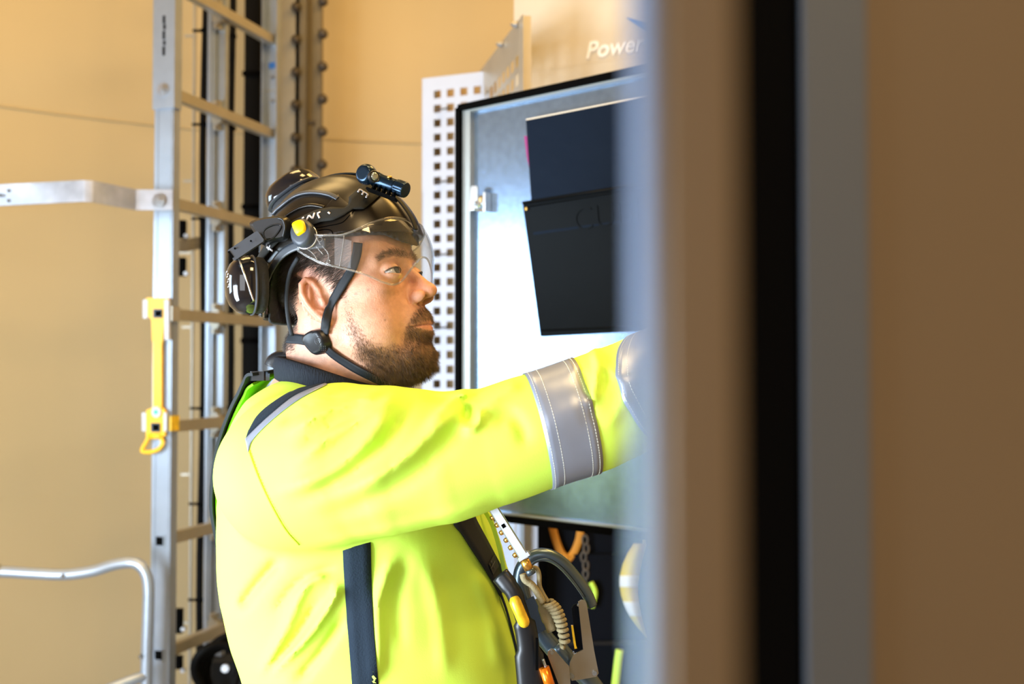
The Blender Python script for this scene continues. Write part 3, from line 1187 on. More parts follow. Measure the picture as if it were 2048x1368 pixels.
# folder standing in the pocket
fo = MB()
F4 = [DP(1052, 241, .016), DP(1345, 184, .016), DP(1345, 430, .014), DP(1067, 470, .014)]
mid = []
fo.prism(F4, -ND * .010)
fold = thing('document_folder', 'dark blue document folder standing in the black door pocket', 'folder', F4[3])
fo.build('cover', 'navy_folder', fold)
m = MB(); m.prism([F4[0] + Z * .0005, F4[1] + Z * .0005, F4[1] - ND * .010 + Z * .0005, F4[0] - ND * .010 + Z * .0005], Z * .0022); m.build('page_edge', 'folder_edge', fold)
m = MB(); m.prism([DP(1048, 272, .010), DP(1056, 272, .010), DP(1059, 338, .010), DP(1054, 318, .010)], -ND * .002); m.build('loose_sheet', 'magenta_paper', fold)

# ------------------------------------------------------------------ LOWER CABINET AND WHAT HANGS ON IT
b = G(1076, 2.30)
lc = thing('equipment_rack', 'dark equipment rack under the open door', 'cabinet', b)
m = MB(); m.box(b + RGT * .35 + np.array([0, .2, .64]), RGT * .35, np.array([0, .2, 0]), Z * .64); m.build('body', 'cabinet_dark', lc)
m = MB(); m.box(b + RGT * .35 + np.array([0, -.006, .60]), RGT * .33, np.array([0, .006, 0]), Z * .55, .0); m.build('front_panel', 'cabinet_dark', lc)
for k in range(6):
    m = MB(); m.box(b + RGT * .35 + np.array([0, -.016, .2 + .15 * k]), RGT * .30, np.array([0, .004, 0]), Z * .004); m.build('rack_rail', 'satin_black', lc)
wp = thing('white_post', 'white folded steel post below the left corner of the open door', 'post', G(1050, 2.22))
m = MB(); m.box(G(1053, 2.24, .64), RGT * .024, np.array([0, .02, 0]), Z * .64); m.build('post_body', 'powder_white', wp)
m = MB(); m.box(G(1044, 2.205, .64), RGT * .004, np.array([0, .012, 0]), Z * .64); m.build('post_rib', 'aluminium', wp)
m = MB(); m.box(G(1010, 2.25, .64), RGT * .022, np.array([0, .01, 0]), Z * .64); m.build('post_wing', 'powder_white', wp)

hh_ = thing('hanging_lanyard', 'orange webbing lanyard hanging from a hook on the dark rack', 'lanyard', W(1150, 1060, 2.27))
m = MB(); m.tube(catmull([W(1104, 1050, 2.275), W(1112, 1080, 2.275), W(1122, 1105, 2.275), W(1134, 1119, 2.275)], 6), .009, 8, flat=.002, up=(0, 1, 0)); m.build('webbing', 'orange_webbing', hh_, True)
m = MB(); m.tube(catmull([W(1162, 1055, 2.28), W(1158, 1080, 2.28), W(1148, 1105, 2.28), W(1136, 1119, 2.275)], 6), .009, 8, flat=.002, up=(0, 1, 0)); m.build('webbing', 'orange_webbing', hh_, True)
m = MB()
for k in range(7):
    c = W(1170 + 3 * math.sin(k * 2.26), 1080 + 17 * k, 2.275)
    m.tube([c + np.array([.006 * math.cos(a), .004 * math.sin(a) * (k % 2), .011 * math.sin(a)]) for a in np.linspace(0, 2 * math.pi, 12, endpoint=False)], .0026, 6, closed=True)
m.build('chain', 'grey_webbing', hh_, True)
m = MB(); m.cyl(W(1134, 1046, 2.30), W(1134, 1046, 2.26), .004, 10); m.build('hook', 'steel_bolt', hh_)

# curved yellow shape with pale bands hanging by the rack
hv = thing('yellow_crescent', 'curved yellow shape with pale bands hanging by the dark rack', 'vest', W(1265, 1270, 2.27))
def bandpts(y0, y1, x0a, x1a):
    return None
yy = np.linspace(1088, 1275, 22)
def lx(y): return 1240 + 55 * ((y - 1165) / 110) ** 2 * (1 if y > 1165 else 1.1) if True else 0
def rx(y): return 1278 + 20 * abs((y - 1180) / 95) ** 1.5
def crescent_part(ya, yb_, name, mt, off=0):
    m = MB(); v = []; ys_ = np.linspace(ya, yb_, 10)
    for y in ys_:
        for s in np.linspace(0, 1, 7):
            x = lx(y) * (1 - s) + max(rx(y), lx(y) + 3) * s
            v.append(W(x, y, 2.272 - .018 * math.sin(s * math.pi) - off))
    n0 = len(v)
    v += [p + np.array([0, .008, 0]) for p in v]
    f = []
    R, Cn = 10, 7
    for i in range(R - 1):
        for j in range(Cn - 1):
            a = i * Cn + j
            f += [(a, a + 1, a + Cn + 1, a + Cn), (n0 + a, n0 + a + Cn, n0 + a + Cn + 1, n0 + a + 1)]
    for i in range(R - 1):
        for j in (0, Cn - 1):
            a = i * Cn + j; f.append((a, a + Cn, n0 + a + Cn, n0 + a))
    for j in range(Cn - 1):
        for i in (0, R - 1):
            a = i * Cn + j; f.append((a, a + 1, n0 + a + 1, n0 + a))
    m.add(v, f); m.build(name, mt, hv, True)
mat('crescent_yellow', (.80, .60, .05), .7)
crescent_part(1088, 1275, 'crescent_body', 'crescent_yellow')
crescent_part(1152, 1174, 'pale_band', 'print_white', .003)
crescent_part(1204, 1232, 'pale_band', 'print_white', .003)
m = MB(); m.tube(catmull([W(1182, 1165, 2.26), W(1190, 1185, 2.26), W(1184, 1215, 2.26)], 5), .006, 8); m.build('green_cord', 'hivis_yellow', hv, True)
m = MB(); m.tube(catmull([W(1240, 1300, 2.26), W(1236, 1330, 2.26), W(1228, 1400, 2.26)], 5), .010, 8)
m.build('green_cord', 'hivis_yellow', hv, True)

m = MB(); m.tube([W(1292, 1050, 2.27), W(1291, 1095, 2.27)], .004, 8); m.build('hanger_loop', 'crescent_yellow', hv, True)
m = MB(); m.cyl(W(1292, 1052, 2.30), W(1292, 1052, 2.25), .004, 10); m.build('hook', 'steel_bolt', hv)

# ------------------------------------------------------------------ FOREGROUND CABINET (out of focus, right)
fc = thing('control_cabinet', 'tall brown cabinet with open door close to the camera at right', 'cabinet', (0.25, .5, 0))


def slab(name, x0, x1, y0, y1, z0, z1, mt, bev=0):
    m = MB(); m.box(((x0 + x1) / 2, (y0 + y1) / 2, (z0 + z1) / 2), ((x1 - x0) / 2, 0, 0), (0, (y1 - y0) / 2, 0), (0, 0, (z1 - z0) / 2), bev)
    return m.build(name, mt, fc)


def fx(px, d): return (px - 1024) / FPX * d
zn = .166
slab('door_leaf', fx(1319, zn), fx(1478, zn), zn, zn + .018, .08, 2.12, 'panel_brown', .0012)
slab('door_trim', fx(1286, zn), fx(1320, zn), zn + .001, zn + .019, .08, 2.12, 'trim_alu', .0008)
z2 = .39
slab('rubber_seal', fx(1400, z2), fx(1612, z2), z2 + .004, z2 + .03, .05, 2.15, 'black_rubber', .002)
slab('frame_post', fx(1612, z2), fx(1738, z2), z2, z2 + .03, .05, 2.15, 'frame_alu')
slab('side_panel', fx(1739, z2), fx(2300, z2), z2 + .002, z2 + .02, .05, 2.15, 'panel_brown')
slab('hinge_plate', fx(1440, .3), fx(1478, .3), .186, .39, 1.9, 1.98, 'frame_alu')
slab('hinge_plate', fx(1440, .3), fx(1478, .3), .186, .39, .45, .53, 'frame_alu')
slab('plinth', fx(1400, z2), fx(2300, z2), z2, z2 + .03, 0, .05, 'black_rubber')

# ------------------------------------------------------------------ THE MAN: head frame
PSI, THE = math.radians(20), math.radians(16)
HC = W(690, 600, 1.25)
RY = np.array([[math.cos(PSI), math.sin(PSI), 0], [-math.sin(PSI), math.cos(PSI), 0], [0, 0, 1]])  # columns: fwd, left, up
FWDH = np.array([math.cos(PSI), -math.sin(PSI), 0]); LEFT = np.array([math.sin(PSI), math.cos(PSI), 0]); UPZ = np.array([0, 0, 1.0])
BAS = np.stack([FWDH, LEFT, UPZ])            # rows
ct_, st_ = math.cos(THE), math.sin(THE)


def h2w(p):
    """pitched head frame (cm: forward, left, up) -> world metres"""
    return HC + np.asarray(p, float) @ BAS * .01


def w2h(P):
    return ((P - HC.astype(np.float32)) @ BAS.T.astype(np.float32)) * np.float32(100)


def h2c(p):
    p = np.asarray(p)
    return np.stack([p[..., 0] * ct_ + p[..., 2] * st_, p[..., 1], -p[..., 0] * st_ + p[..., 2] * ct_], -1)


def c2h(p):
    p = np.asarray(p)
    return np.stack([p[..., 0] * ct_ - p[..., 2] * st_, p[..., 1], p[..., 0] * st_ + p[..., 2] * ct_], -1)


def hp(px, py, q):
    """pitched-frame point at lateral offset q towards the camera that sits at pixel px,py"""
    d0 = (W(px, py, 1.0) - CAM) @ BAS.T
    c0_ = (CAM - HC) @ BAS.T * 100
    t = (-q - c0_[1]) / d0[1]
    return c0_ + d0 * t


EC = (8.30, 3.15, .50)
EAR0 = np.array([.35, 6.75, -.55])
ua = np.array([-.17, .10, .98]); ua /= np.linalg.norm(ua)
va = np.array([-.88, .47, 0.0]); va -= (va @ ua) * ua; va /= np.linalg.norm(va)
wa = np.cross(va, ua)
if wa[1] < 0: wa = -wa


def ep(a, b, c=0.0):
    return tuple(EAR0 + va * a * .64 + ua * b + wa * c)


def head_c(P):
    """head, ears and neck, canonical upright frame in cm"""
    x, y, z = P[:, 0], P[:, 1], P[:, 2]
    Q = np.stack([x, np.abs(y), z], -1)
    d = ell(Q, (.7, 0, 4.5), (8.5, 7.3, 7.8))
    d = smin(d, ell(Q, (4.3, 0, 4.0), (5.3, 6.2, 5.2)), 2.0)
    d = smin(d, ell(Q, (3.4, 0, -2.9), (5.9, 6.4, 7.4)), 2.2)
    d = smin(d, cap(Q, (0.8, 5.0, -5.0), (7.0, 1.9, -9.4), 2.0, 1.9), 1.8)
    d = smin(d, ell(Q, (4.3, 3.7, -4.9), (3.9, 3.0, 4.2)), 1.5)
    d = smin(d, ell(Q, (6.1, 4.2, -1.0), (2.5, 2.0, 1.6)), 1.4)
    d = smin(d, ell(Q, (7.9, 0, -5.6), (2.55, 3.1, 3.0)), 1.2)
    d = smin(d, ell(Q, (7.5, 0, -9.6), (2.0, 2.5, 1.8)), 1.2)
    d = smin(d, ell(Q, (3.2, 0, -9.6), (5.0, 4.6, 2.6)), 1.8)
    # eye sockets and brows
    d = smax(d, -ell(Q, (10.0, 3.0, .70), (1.8, 2.0, 1.15)), 1.1)
    d = smin(d, chain(Q, [(8.95, .8, 2.3), (8.7, 2.5, 2.65), (7.4, 4.4, 2.2)], [.75, .66, .55]), 1.0)
    # nose
    d = smin(d, cap(Q, (8.75, 0, 2.0), (11.1, 0, -1.75), .50, .70), .9)
    d = smin(d, ell(Q, (9.6, 0, -2.2), (1.7, 1.25, 1.1)), .7)
    d = smin(d, ell(Q, (11.42, 0, -2.35), (.95, .95, .85)), .5)
    d = smin(d, ell(Q, (10.15, 1.25, -2.85), (1.10, .58, .76)), .35)
    d = smax(d, -ell(Q, (10.55, .82, -3.4), (.85, .42, .60)), .10)
    d = smax(d, -chain(Q, [(9.85, 1.55, -1.7), (9.25, 1.85, -2.5), (9.25, 1.75, -3.3)], [.12, .15, .12]), .3)
    # lips
    d = smin(d, chain(Q, [(9.98, 0, -5.75), (9.70, 1.2, -5.85), (8.85, 2.55, -6.28)], [.34, .30, .14]), .35)
    d = smin(d, chain(Q, [(9.82, 0, -6.90), (9.52, 1.2, -6.86), (8.80, 2.4, -6.50)], [.42, .36, .14]), .4)
    d = smax(d, -chain(Q, [(10.50, 0, -6.34), (10.1, 1.3, -6.32), (9.25, 2.6, -6.40), (8.9, 3.1, -6.5)], [.13, .12, .13, .10]), .16)
    d = smax(d, -chain(Q, [(10.8, 0, -4.3), (10.8, 0, -5.1)], [.2, .2]), .4)
    d = smax(d, -ell(Q, (10.2, 0, -8.35), (.8, 1.8, .45)), .6)
    # eyelids
    ball = ell(Q, EC, (1.40, 1.40, 1.40))
    d = smin(d, ball, .35)
    a = math.radians(16)
    rx_ = Q - A3(*EC)
    w_ = rx_[:, 0] * math.cos(a) + rx_[:, 1] * math.sin(a)
    u_ = -rx_[:, 0] * math.sin(a) + rx_[:, 1] * math.cos(a)
    v_ = rx_[:, 2] - .02 - .04 * u_
    hw, hu, hl = 1.40, .42, .36
    Ru, Rl = (hw * hw + hu * hu) / (2 * hu), (hw * hw + hl * hl) / (2 * hl)
    alm = np.maximum(np.sqrt(u_ ** 2 + (v_ + Ru - hu) ** 2) - Ru, np.sqrt(u_ ** 2 + (v_ - Rl + hl) ** 2) - Rl)
    cut = np.maximum(np.maximum(alm, .35 - w_), np.sqrt((rx_ ** 2).sum(-1)) - 2.0)
    d = smax(d, -cut, .10)
    # upper lid crease
    th = np.linspace(-1.0, 1.0, 5)
    cr = [tuple(np.array(EC) + 1.50 * np.array([math.cos(a) * math.cos(t) * .9 - math.sin(a) * math.sin(t), math.sin(a) * math.cos(t) + math.cos(a) * math.sin(t), .0]) + np.array([-.05, 0, .72])) for t in th]
    d = smax(d, -chain(Q, cr, [.04, .08, .09, .08, .05]), .18)
    # ears
    hel = [ep(-.25, .2, .15), ep(-.55, 1.2, .1), ep(-.1, 2.3, .25), ep(.85, 2.85, .4), ep(1.9, 2.5, .5), ep(2.5, 1.5, .5), ep(2.45, .3, .45), ep(1.95, -1.0, .35), ep(1.2, -2.1, .25), ep(.55, -2.9, .2)]
    e = chain(Q, hel, [.28, .33, .36, .38, .38, .36, .32, .32, .45, .55])
    Re = np.stack([va, ua, wa], -1).astype(np.float32)
    e = smin(e, ell(Q, ep(.95, .2, .05), (1.75, 2.8, .22), Re), .25)
    e = smin(e, chain(Q, [ep(.9, 1.9, .2), ep(1.45, 1.0, .3), ep(1.5, 0, .32), ep(1.1, -1.0, .3), ep(.55, -1.5, .25)], [.25, .3, .3, .32, .3]), .25)
    e = smin(e, ell(Q, ep(.45, -2.65, .1), (.75, .85, .32), Re), .3)
    e = smax(e, -ell(Q, ep(.45, -.15, .75), (.85, 1.0, .72), Re), .25)
    e = smin(e, cap(Q, ep(-.35, -.55, .2), ep(-.3, .05, .2), .38, .32), .25)
    e = smin(e, ell(Q, ep(.3, 0, -.6), (1.1, 2.0, .8), Re), .3)
    d = smin(d, e, .3)
    # neck (given in pitched frame)
    n0, n1, n2_ = h2c([-.4, 0, -4.0]), h2c([-.9, 0, -9.0]), h2c([-2.2, 0, -17.0])
    nk = chain(P, [n0, n1, n2_], [5.4, 5.9, 6.8])
    nk = smin(nk, ell(Q, tuple(h2c([-5.0, 0, -6.5])), (2.2, 4.2, 3.6)), 1.5)
    d = smin(d, nk, 1.6)
    return d


def head_w(P):
    return head_c(h2c(w2h(np.asarray(P, np.float32))).astype(np.float32)) * np.float32(.01)


def hand_w(wrist, fwdv, upv_, L=.185, mirror=1):
    """palm, four fingers and thumb as a distance field, slightly curled"""
    f = np.array(fwdv, float); f /= np.linalg.norm(f)
    u = np.array(upv_, float); u -= (u @ f) * f; u /= np.linalg.norm(u)
    s = np.cross(f, u) * mirror
    k = L / .185

    def pt(a, b, c): return tuple(wrist + k * (a * f + b * s + c * u))
    segs = []
    for b, l, r in ((-.030, .068, .0090), (-.010, .078, .0095), (.011, .072, .0090), (.031, .056, .0080)):
        r *= k
        c0_ = pt(.090, b, .0); c1_ = pt(.090 + l * .45, b * 1.08, -.008); c2_ = pt(.090 + l * .72, b * 1.1, -.026); c3_ = pt(.090 + l * .82, b * 1.1, -.046)
        segs.append(([pt(.03, b * .6, 0), c0_, c1_, c2_, c3_], [r * 1.2, r * 1.15, r * 1.02, r * .95, r * .82]))
    th_ = ([pt(.015, -.020, -.006), pt(.050, -.052, -.018), pt(.082, -.062, -.030), pt(.104, -.056, -.042)], [.013 * k, .0125 * k, .0105 * k, .0085 * k])

    def F(P):
        d = cap(P, pt(-.14, 0, .0), pt(0, 0, 0), .032 * k, .026 * k)
        pl = np.minimum(cap(P, pt(.01, -.016, 0), pt(.085, -.024, 0), .018 * k, .014 * k), cap(P, pt(.01, .014, 0), pt(.082, .024, 0), .018 * k, .013 * k))
        pl = smin(pl, cap(P, pt(.02, 0, 0), pt(.08, 0, 0), .019 * k, .013 * k), .01)
        d = smin(d, pl, .018)
        for sg in segs:
            d = smin(d, chain(P, *sg), .006)
        return smin(d, chain(P, *th_), .010)
    return F


# ------------------------------------------------------------------ jacket field (world metres)
def jp(px, py, d):
    return tuple(W(px, py, d))


ARM = [(592, 945, 1.145, 158), (680, 925, 1.12, 160), (770, 918, 1.105, 147), (880, 915, 1.10, 133), (985, 893, 1.095, 119), (1105, 853, 1.095, 116), (1180, 828, 1.10, 115), (1252, 797, 1.11, 114), (1330, 752, 1.13, 100), (1400, 715, 1.15, 88), (1475, 672, 1.17, 70)]
AP = [jp(a, b, c) for a, b, c, r in ARM]
AR = [r * c / FPX for a, b, c, r in ARM]
LARM = [(620, 930, 1.50), (690, 1050, 1.62), (760, 1095, 1.72), (840, 1045, 1.80), (890, 955, 1.88)]
LP = [jp(*a) for a in LARM]
LR = [.085, .075, .066, .058, .042]
TD = 1.315
lev = [(752, 590, 720), (768, 560, 770), (795, 520, 830), (850, 490, 900), (900, 472, 930), (1000, 458, 972), (1100, 456, 1004), (1180, 461, 1026), (1260, 482, 1052), (1320, 502, 1062), (1368, 524, 1066), (1500, 525, 1050), (1700, 535, 1030)]
tz = np.array([W(1024, a, TD)[2] for a, b, c in lev])[::-1]
tx0 = np.array([W(b, a, TD)[0] for a, b, c in lev])[::-1]
tx1 = np.array([W(c, a, TD)[0] for a, b, c in lev])[::-1]
tb = np.array([.085, .11, .145, .180, .195, .200, .192, .186, .184, .184, .184, .182, .176])[::-1]
TY = float(W(700, 1000, TD)[1])
ZHEM = float(tz[0])

FOLDS = [  # polyline in photo pixels on the near side, height in metres (+ ridge / - valley), width px
    ([(553, 987), (657, 944), (737, 876), (792, 797)], .0055, 17),
    ([(600, 1000), (700, 950), (772, 885), (822, 806)], -.0045, 15),
    ([(700, 985), (770, 945), (813, 913), (866, 862), (925, 808)], .0065, 17),
    ([(640, 1030), (740, 1000), (830, 950), (900, 880), (930, 850)], -.004, 20),
    ([(590, 930), (657, 876), (706, 846), (767, 808), (800, 788)], .0045, 13),
    ([(577, 866), (645, 826), (706, 803), (767, 784)], .0045, 11),
    ([(560, 850), (620, 812), (690, 788)], -.003, 9),
    ([(600, 890), (660, 855), (730, 824)], -.003, 10),
    ([(850, 858), (890, 815), (917, 793), (940, 786)], .0045, 9),
    ([(934, 808), (934, 830), (926, 842)], -.008, 11),
    ([(920, 855), (945, 858), (960, 838), (962, 815)], .0055, 9),
    ([(962, 822), (1000, 790), (1040, 765)], .003, 14),
    ([(985, 850), (1020, 830), (1045, 860), (1048, 890)], -.0035, 16),
    ([(1186, 692), (1196, 731), (1190, 781), (1179, 822)], .0040, 9),
    ([(1205, 710), (1212, 745), (1202, 790)], -.0024, 10),
    ([(1192, 712), (1225, 745), (1260, 765)], .0024, 10),
    ([(1160, 740), (1175, 790), (1185, 850)], -.003, 12),
    ([(1270, 740), (1250, 800), (1210, 860)], .002, 16),
    ([(752, 1368), (757, 1300), (757, 1200), (785, 1120)], .0055, 13),
    ([(800, 1300), (795, 1200), (815, 1110)], -.003, 15),
    ([(560, 1120), (541, 1140), (505, 1183), (479, 1222)], -.0055, 13),
    ([(676, 1170), (665, 1203), (613, 1278), (544, 1343)], .0060, 10),
    ([(660, 1150), (613, 1170), (570, 1262), (521, 1347)], .0045, 11),
    ([(690, 1230), (650, 1295), (590, 1368)], -.005, 12),
    ([(640, 1195), (592, 1275), (536, 1345)], -.004, 9),
    ([(676, 1130), (600, 1165), (548, 1225)], -.003, 11),
    ([(850, 1120), (880, 1230), (890, 1350)], .0025, 20),
    ([(950, 1130), (985, 1240), (1000, 1350)], .002, 18),
    ([(840, 790), (900, 800), (960, 795)], -.002, 9),
    ([(980, 1010), (880, 1035), (760, 1065), (620, 1090)], .002, 15),
]
FB = []
for pl, am, wd_ in FOLDS:
    c = catmull(pl, 4)
    FB.append((np.array(c), am, wd_))


def folds(P):
    """height of the drawn creases, near side of the body only"""
    q = P - CAM
    d = q @ FWD
    px = 1024 + FPX * (q @ RGT) / d; py = 684 - FPX * (q @ UPV) / d
    out = np.zeros(len(P), np.float32)
    near = np.clip((1.27 - P[:, 1]) / .06, 0, 1)
    S = np.stack([px, py], -1)
    for c, am, wd_ in FB:
        lo_, hi_ = c.min(0) - 3 * wd_, c.max(0) + 3 * wd_
        m = (S[:, 0] > lo_[0]) & (S[:, 0] < hi_[0]) & (S[:, 1] > lo_[1]) & (S[:, 1] < hi_[1])
        if not m.any(): continue
        s = S[m]; best = np.full(len(s), 1e9); par = np.zeros(len(s))
        n = len(c) - 1
        for i in range(n):
            e = c[i + 1] - c[i]; w = s - c[i]
            t = np.clip((w @ e) / (e @ e + 1e-9), 0, 1)
            dd = ((w - t[:, None] * e) ** 2).sum(1)
            b = dd < best
            best = np.where(b, dd, best); par = np.where(b, (i + t) / n, par)
        tp = np.clip(np.minimum(par, 1 - par) * 5 + .15, 0, 1)
        out[m] += (am * tp * np.exp(-best / (.75 * wd_ * wd_))).astype(np.float32)
    return out * near


def jacket_base(P):
    P = np.asarray(P, np.float32)
    z = P[:, 2]
    x0 = np.interp(z, tz, tx0).astype(np.float32); x1 = np.interp(z, tz, tx1).astype(np.float32); b = np.interp(z, tz, tb).astype(np.float32)
    a = (x1 - x0) / 2; cx = (x0 + x1) / 2
    dx, dy = np.abs(P[:, 0] - cx), np.abs(P[:, 1] - TY)
    pw = 2.5
    k = ((dx / a) ** pw + (dy / b) ** pw) ** (1 / pw)
    d = (k - 1) * np.minimum(a, b) * .92
    d = smax(d, z - np.float32(tz[-1]), .05)
    d = smax(d, np.float32(ZHEM) - z, .01)
    arm = chain(P, AP, AR)
    arm = np.maximum(arm, -(P - A3(*AP[-1])) @ A3(*(-(np.array(AP[-1]) - np.array(AP[-2])) / np.linalg.norm(np.array(AP[-1]) - np.array(AP[-2])))) - .004)
    d = smin(d, chain(P, [jp(655, 862, 1.29), jp(610, 885, 1.21)], [.058, .072]), .05)
    d = smin(d, arm, .014)
    d = smin(d, chain(P, LP, LR), .03)
    d = smin(d, chain(P, [jp(650, 862, 1.34), jp(610, 900, 1.46)], [.058, .075]), .05)
    return d


def torso_f(P):
    P = np.asarray(P, np.float32)
    z = P[:, 2]
    x0 = np.interp(z, tz, tx0).astype(np.float32); x1 = np.interp(z, tz, tx1).astype(np.float32); b = np.interp(z, tz, tb).astype(np.float32)
    a = (x1 - x0) / 2; cx = (x0 + x1) / 2
    k = ((np.abs(P[:, 0] - cx) / a) ** 2.5 + (np.abs(P[:, 1] - TY) / b) ** 2.5) ** .4
    return (k - 1) * np.minimum(a, b) * .92 - folds(P) * np.float32(1.6)


def jacket(P):
    d = jacket_base(P)
    m = np.abs(d) < .06
    if m.any():
        d = d.copy()
        Pm = np.asarray(P)[m]
        wv = .0010 * np.sin(Pm[:, 0] * 55 + 2 * np.sin(Pm[:, 2] * 31)) * np.sin(Pm[:, 2] * 43 + Pm[:, 1] * 30)
        d[m] -= folds(Pm) * np.float32(1.6) + wv
    return d


# ------------------------------------------------------------------ build the body
man = thing('person', 'bearded man in yellow high visibility jacket reaching one arm towards the open cabinet door', 'person', (HC[0] - .02, TY, 0))
V, Fq = nets(head_c, (-11, -10.5, -22), (14, 10.5, 14), .135)
Vh = c2h(V); Vw = h2w(Vh)
# colour of skin, lips, hair and beard by place on the head (mirrored left to right)
Qm = np.stack([Vh[:, 0], -np.abs(Vh[:, 1]), Vh[:, 2]], -1)
mx_, my_ = proj(h2w(Qm))
S2 = np.stack([mx_, my_], -1)
BEARD = [(686, 580), (700, 596), (718, 640), (740, 668), (768, 682), (792, 678), (806, 662), (813, 645), (819, 628), (830, 616), (845, 606), (872, 602), (884, 615), (884, 700), (892, 720), (880, 745), (850, 768), (800, 792), (765, 780), (722, 745), (700, 712), (688, 670), (680, 625)]
LIPS = [(822, 650), (838, 644), (852, 640), (872, 637), (876, 650), (872, 661), (855, 660), (838, 655)]
HAIR = [(705, 440), (712, 520), (700, 560), (692, 590), (684, 596), (668, 560), (640, 545), (612, 560), (596, 580), (592, 620), (594, 660), (588, 700), (560, 705), (470, 640), (480, 430), (600, 330), (800, 330), (830, 430)]
BROW = [(755, 514), (772, 503), (795, 499), (818, 505), (832, 514), (828, 521), (808, 516), (785, 512), (760, 521)]


def sstep(a, b, x):
    t = np.clip((x - a) / (b - a), 0, 1)
    return t * t * (3 - 2 * t)


dB = -sdpoly(S2, BEARD); dL = -sdpoly(S2, LIPS); dHr = -sdpoly(S2, HAIR); dBr = -sdpoly(S2, BROW)
front = sstep(-3.0, 2.0, Vh[:, 0])
beard_d = sstep(-2, 34, dB) * (Vh[:, 0] > -1)
beard_d = np.maximum(beard_d, sstep(-1, 9, dB) * (mx_ > 808) * .9)
dens = beard_d * (1 - sstep(-3, 1, dL))
lips = sstep(-2, 3, dL) * (Vh[:, 0] > 8)
hair_d = sstep(-6, 10, dHr)
isear = (np.abs(V[:, 1]) > 6.9) & (V[:, 0] < 1.2) & (V[:, 0] > -4.2) & (V[:, 2] > -4) & (V[:, 2] < 3.6)
hair_d = np.where(isear, 0, hair_d)
brow_d = sstep(-3, 4, dBr) * (Vh[:, 0] > 6)
base = np.array([.60, .32, .21]); red = np.array([.60, .24, .15]); lipc = np.array([.58, .25, .19]); dark = np.array([.085, .045, .028])
colr = np.tile(base, (len(V), 1))
nz = (V - np.array([10.8, 0, -2.4])); rn = np.exp(-(nz ** 2).sum(1) / 3.5)
ck = np.abs(V[:, 1:2]); rc = np.exp(-(((V[:, 0] - 6.5) ** 2) + (np.abs(V[:, 1]) - 4.8) ** 2 + (V[:, 2] + 1.5) ** 2) / 7)
w_ = np.clip(.6 * rn + .35 * rc + .6 * isear, 0, 1)[:, None]
colr = colr * (1 - w_) + red * w_
colr = colr * (1 - 0.50 * dens[:, None]) + dark * 0.50 * dens[:, None]
colr = colr * (1 - .85 * lips[:, None]) + lipc * .85 * lips[:, None]
colr = colr * (1 - .75 * hair_d[:, None]) + dark * .6 * .75 * hair_d[:, None]
colr = colr * (1 - .5 * brow_d[:, None]) + dark * .5 * brow_d[:, None]
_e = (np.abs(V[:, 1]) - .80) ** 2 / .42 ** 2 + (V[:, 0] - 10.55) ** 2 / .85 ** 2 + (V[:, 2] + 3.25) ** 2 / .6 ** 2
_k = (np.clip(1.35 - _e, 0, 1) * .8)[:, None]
colr = colr * (1 - _k) + np.array([.12, .04, .025]) * _k  # shade inside the nostrils painted into the skin colour
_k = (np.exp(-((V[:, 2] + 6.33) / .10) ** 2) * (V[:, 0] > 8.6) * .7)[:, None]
colr = colr * (1 - _k) + np.array([.16, .05, .04]) * _k  # shade of the mouth crease painted into the skin colour
for mxp, myp in ((712, 588), (736, 580), (770, 640)):
    k = np.exp(-((mx_ - mxp) ** 2 + (my_ - myp) ** 2) / 5)[:, None] * (Vh[:, 1:2] < 0)
    colr = colr * (1 - .6 * k) + dark * .6 * k
# hands join the same body mesh (right hand ahead of the sleeve, left hand low)
axR = np.array(AP[-1]) - np.array(AP[-2])
HR = hand_w(np.array(AP[-1]) + axR / np.linalg.norm(axR) * .045, axR, (0, -.35, 1), mirror=-1)
c = np.array(AP[-1])
vR, qR = nets(HR, c - .16, c + .27, .0028)
axL = np.array(LP[-1]) - np.array(LP[-2])
HL = hand_w(np.array(LP[-1]) + axL / np.linalg.norm(axL) * .035, axL, (0, .3, 1), mirror=1)
c = np.array(LP[-1])
vL, qL = nets(HL, c - .16, c + .27, .003)
def under(P):
    nb = h2w([-3.0, 0, -15.0])
    d = chain(P, [tuple(nb), (nb[0] + .02, TY, 1.10)], [.08, .09])
    d = smin(d, chain(P, [tuple(nb - np.array([0, 0, .03]))] + AP[:-1] + [tuple(np.array(AP[-1]))], [.06] + [.045] * (len(AP) - 2) + [.034, .030]), .03)
    return smin(d, chain(P, [tuple(nb - np.array([0, 0, .03]))] + LP, [.06, .045, .042, .038, .032, .028]), .03)


vU, qU = nets(under, (-.5, .85, .88), (.45, 2.0, 1.62), .012)
n0, n1 = len(Vw), len(Vw) + len(vR)
n2 = n1 + len(vL)
brg = []
for blk, st in ((Vw, 0), (vR, n0), (vL, n1)):
    cU = blk[blk[:, 2].argmin()] if st == 0 else blk.mean(0)
    a_ = np.linalg.norm(blk - cU, axis=1).argmin() if st == 0 else np.linalg.norm(blk - np.array(AP[-1] if st == n0 else LP[-1]), axis=1).argmin()
    near_ = np.argsort(np.linalg.norm(blk - blk[a_], axis=1))[:2]
    nu_ = np.argsort(np.linalg.norm(vU - blk[a_], axis=1))[:2]
    brg.append([near_[0] + st, near_[1] + st, nu_[1] + n2, nu_[0] + n2])
allv = np.concatenate([Vw, vR, vL, vU]); allq = np.concatenate([Fq, qR + n0, qL + n1, qU + n2, np.array(brg)])
allc = np.concatenate([colr, np.tile(base, (len(vR) + len(vL) + len(vU), 1))])
body = fastmesh('body', allv, allq, 'skin', man, True, allc)

